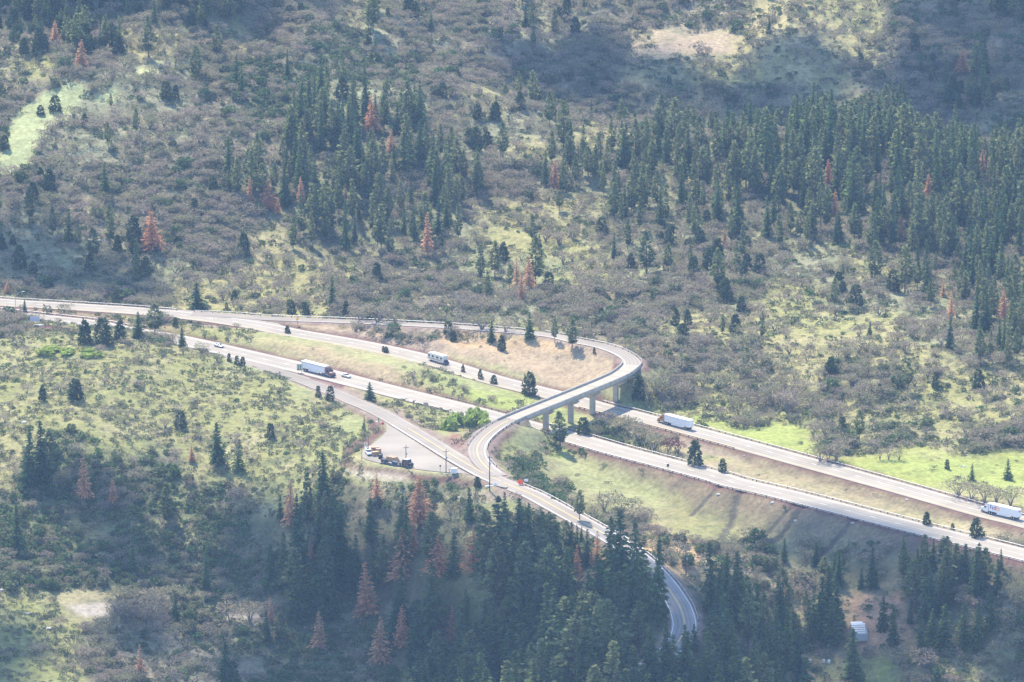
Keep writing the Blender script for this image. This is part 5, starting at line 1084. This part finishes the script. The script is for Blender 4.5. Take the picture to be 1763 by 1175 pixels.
def rock(u, v, s, label, m_='rock'):
    q = drop(u, v); r_ = np.random.default_rng(int(u*7+v)); import bmesh
    me = bpy.data.meshes.new('boulder'); bm = bmesh.new(); bmesh.ops.create_icosphere(bm, subdivisions=2, radius=1)
    for v_ in bm.verts: v_.co *= 1+r_.normal(0, .12); v_.co.z *= .7
    bm.to_mesh(me); bm.free(); o = link('boulder', me, None, M[m_]); o.location = q; o.scale = (s*1.3, s, s); tag(o, label, 'boulder', 'pale boulders')
for uu, vv, s_, lb in ((62,562,1.2,'larger white boulder below the left guard rail'),(70,561,.9,'smaller white boulder below the left guard rail'),(48,1057,.8,'white boulder on the grassy left bottom slope'),(84,1083,.9,'round white boulder among green scrub at bottom left'),(202,1080,1.1,'whitish boulder by the dirt pad shrubs'),
  (2,1017,.9,'pale boulder at the left border'),(1330,866,.6,'white stone under the lower highway near the field grooves'),(1468,901,.6,'white stone below the lower highway, further right'),(1561,861,.5,'white stone on the median grass near the delivery truck'),(1370,897,.6,'white stone at a field groove'),
  (41,728,.9,'white boulder in the green hollow at left'),(1237,852,.7,'white stone at top of the left field groove'),(970,862,.5,'small white stone in the loop field edge'),(1282,785,.4,'tiny stone by the upper highway'),(663,747,.5,'small pale stone on the cinder bank'),(790,857,.5,'small white stone by the lone fir'),
  (1658,804,.8,'flat white stone in the green meadow'),(172,415,.9,'white stone on the left slope'),(293,420,1.0,'white stone by the big dead pine')): rock(uu, vv, s_, lb)
for uu, vv, lb in ((1418,1141,'white drum in the small yard at bottom right'),(1427,1142,'second white drum in the small yard, right one'),(1395,1141,'tiny white drum at left of the yard'),(1339,1132,'white box on the ground beside spindly fir'),(1284,1088,'white drum in the green gap')):
    q = drop(uu, vv); o = MB().cyl((0,0,.55), .55, 1.1).cyl((0,0,1.12), .48, .08).build('drum', M['white_body'], None, .03); o.location = q; tag(o, lb, 'drum', 'white drums')

# ------------------------------------------------------------------ clouds over the valley: their shadows fall where the photograph is dim
M['cloud'] = mat('cloud', (.9,.9,.9), 1)
def cloud(poly, fill, z0=1500, rad=(22, 38), zg=-15, pad=0):
    """a cumulus made of many puffs, standing up-sun of the patch of ground it shades"""
    import bmesh
    pg = np.array([P(u, v, drop(min(max(u, 0), 1763), min(max(v, 5), 1175))[2])[:2] for u, v in poly]); r_ = np.random.default_rng(int(abs(poly[0][0]*3+poly[0][1]+17)))
    lo_, hi_ = pg.min(0), pg.max(0); st = rad[0]*1.05; V, F = [], []
    bm = bmesh.new(); bmesh.ops.create_icosphere(bm, subdivisions=2, radius=1); bv = np.array([v_.co[:] for v_ in bm.verts]); bf = np.array([[v_.index for v_ in f.verts] for f in bm.faces]); bm.free()
    k_ = 0
    for x in np.arange(lo_[0], hi_[0]+st, st):
        for y in np.arange(lo_[1], hi_[1]+st, st):
            px_, py_ = x+r_.uniform(-.4, .4)*st, y+r_.uniform(-.4, .4)*st
            if not in_poly(np.array([px_]), np.array([py_]), pg)[0] or r_.random() > fill: continue
            T = (z0+r_.uniform(-30, 60)-zg)/SUN.z; rr_ = r_.uniform(*rad)*(1 if fill > .8 else .75)
            zg = float(H(px_, py_)); c = np.array([px_+SUN.x*T, py_+SUN.y*T, zg+SUN.z*T])
            V.append(c+bv*rr_*np.array([1, 1, .7])*(1+r_.normal(0, .05, (len(bv), 1)))); F.append(bf+k_); k_ += len(bv)
    o = link('cloud', np_mesh('cloud', np.vstack(V), np.vstack(F), smooth=True), None, M['cloud']); tag(o, kind='structure')
cloud([(430,900),(560,900),(700,925),(860,935),(950,965),(1060,990),(1200,1020),(1400,1035),(1560,1010),(1763,1050),(2200,1120),(2200,1500),(450,1500),(400,1060)], .38, rad=(17,28))
cloud([(-400,860),(180,830),(330,860),(470,880),(560,920),(420,1070),(-400,1010)], .2, rad=(16, 26))
cloud([(-400,1090),(420,1090),(450,1500),(-400,1500)], .2, rad=(14, 22))
cloud([(860,100),(1000,70),(1250,125),(1500,110),(1763,80),(2100,80),(2100,235),(1763,240),(1560,200),(1400,210),(1200,185),(1000,155),(890,130)], .6, zg=0, rad=(18, 30))
cloud([(-300,-120),(-300,5),(200,22),(420,0),(560,-10),(640,-30),(900,-60),(900,-150)], .8, zg=75)
cloud([(1500,-140),(2100,-140),(2100,60),(1680,60),(1560,20)], .75, zg=40, rad=(18, 30))
cloud([(-200,415),(120,420),(330,440),(330,500),(-200,490)], .25, zg=8, rad=(15, 24))
cloud([(1150,900),(1400,970),(1763,1020),(2100,1060),(2100,1000),(1763,970),(1400,880),(1250,870)], .45, zg=-2, rad=(12, 20))
cloud([(700,-40),(1200,-50),(1200,-20),(900,-15)], .4, zg=45, rad=(16, 26))

# ------------------------------------------------------------------ haze
hm = bpy.data.materials.new('haze'); hm.use_nodes = True; t = hm.node_tree; t.nodes.clear()
pv = t.nodes.new('ShaderNodeVolumePrincipled'); pv.inputs['Color'].default_value = (.40,.62,1.0,1); pv.inputs['Density'].default_value = HAZE; pv.inputs['Anisotropy'].default_value = 0.0
ho = t.nodes.new('ShaderNodeOutputMaterial'); t.links.new(pv.outputs[0], ho.inputs['Volume'])
gmin = float(GZ.min())
tag(MB().box(-3150, 3150, -560, 9050, gmin-1.5, 642).build('haze', hm), kind='stuff')
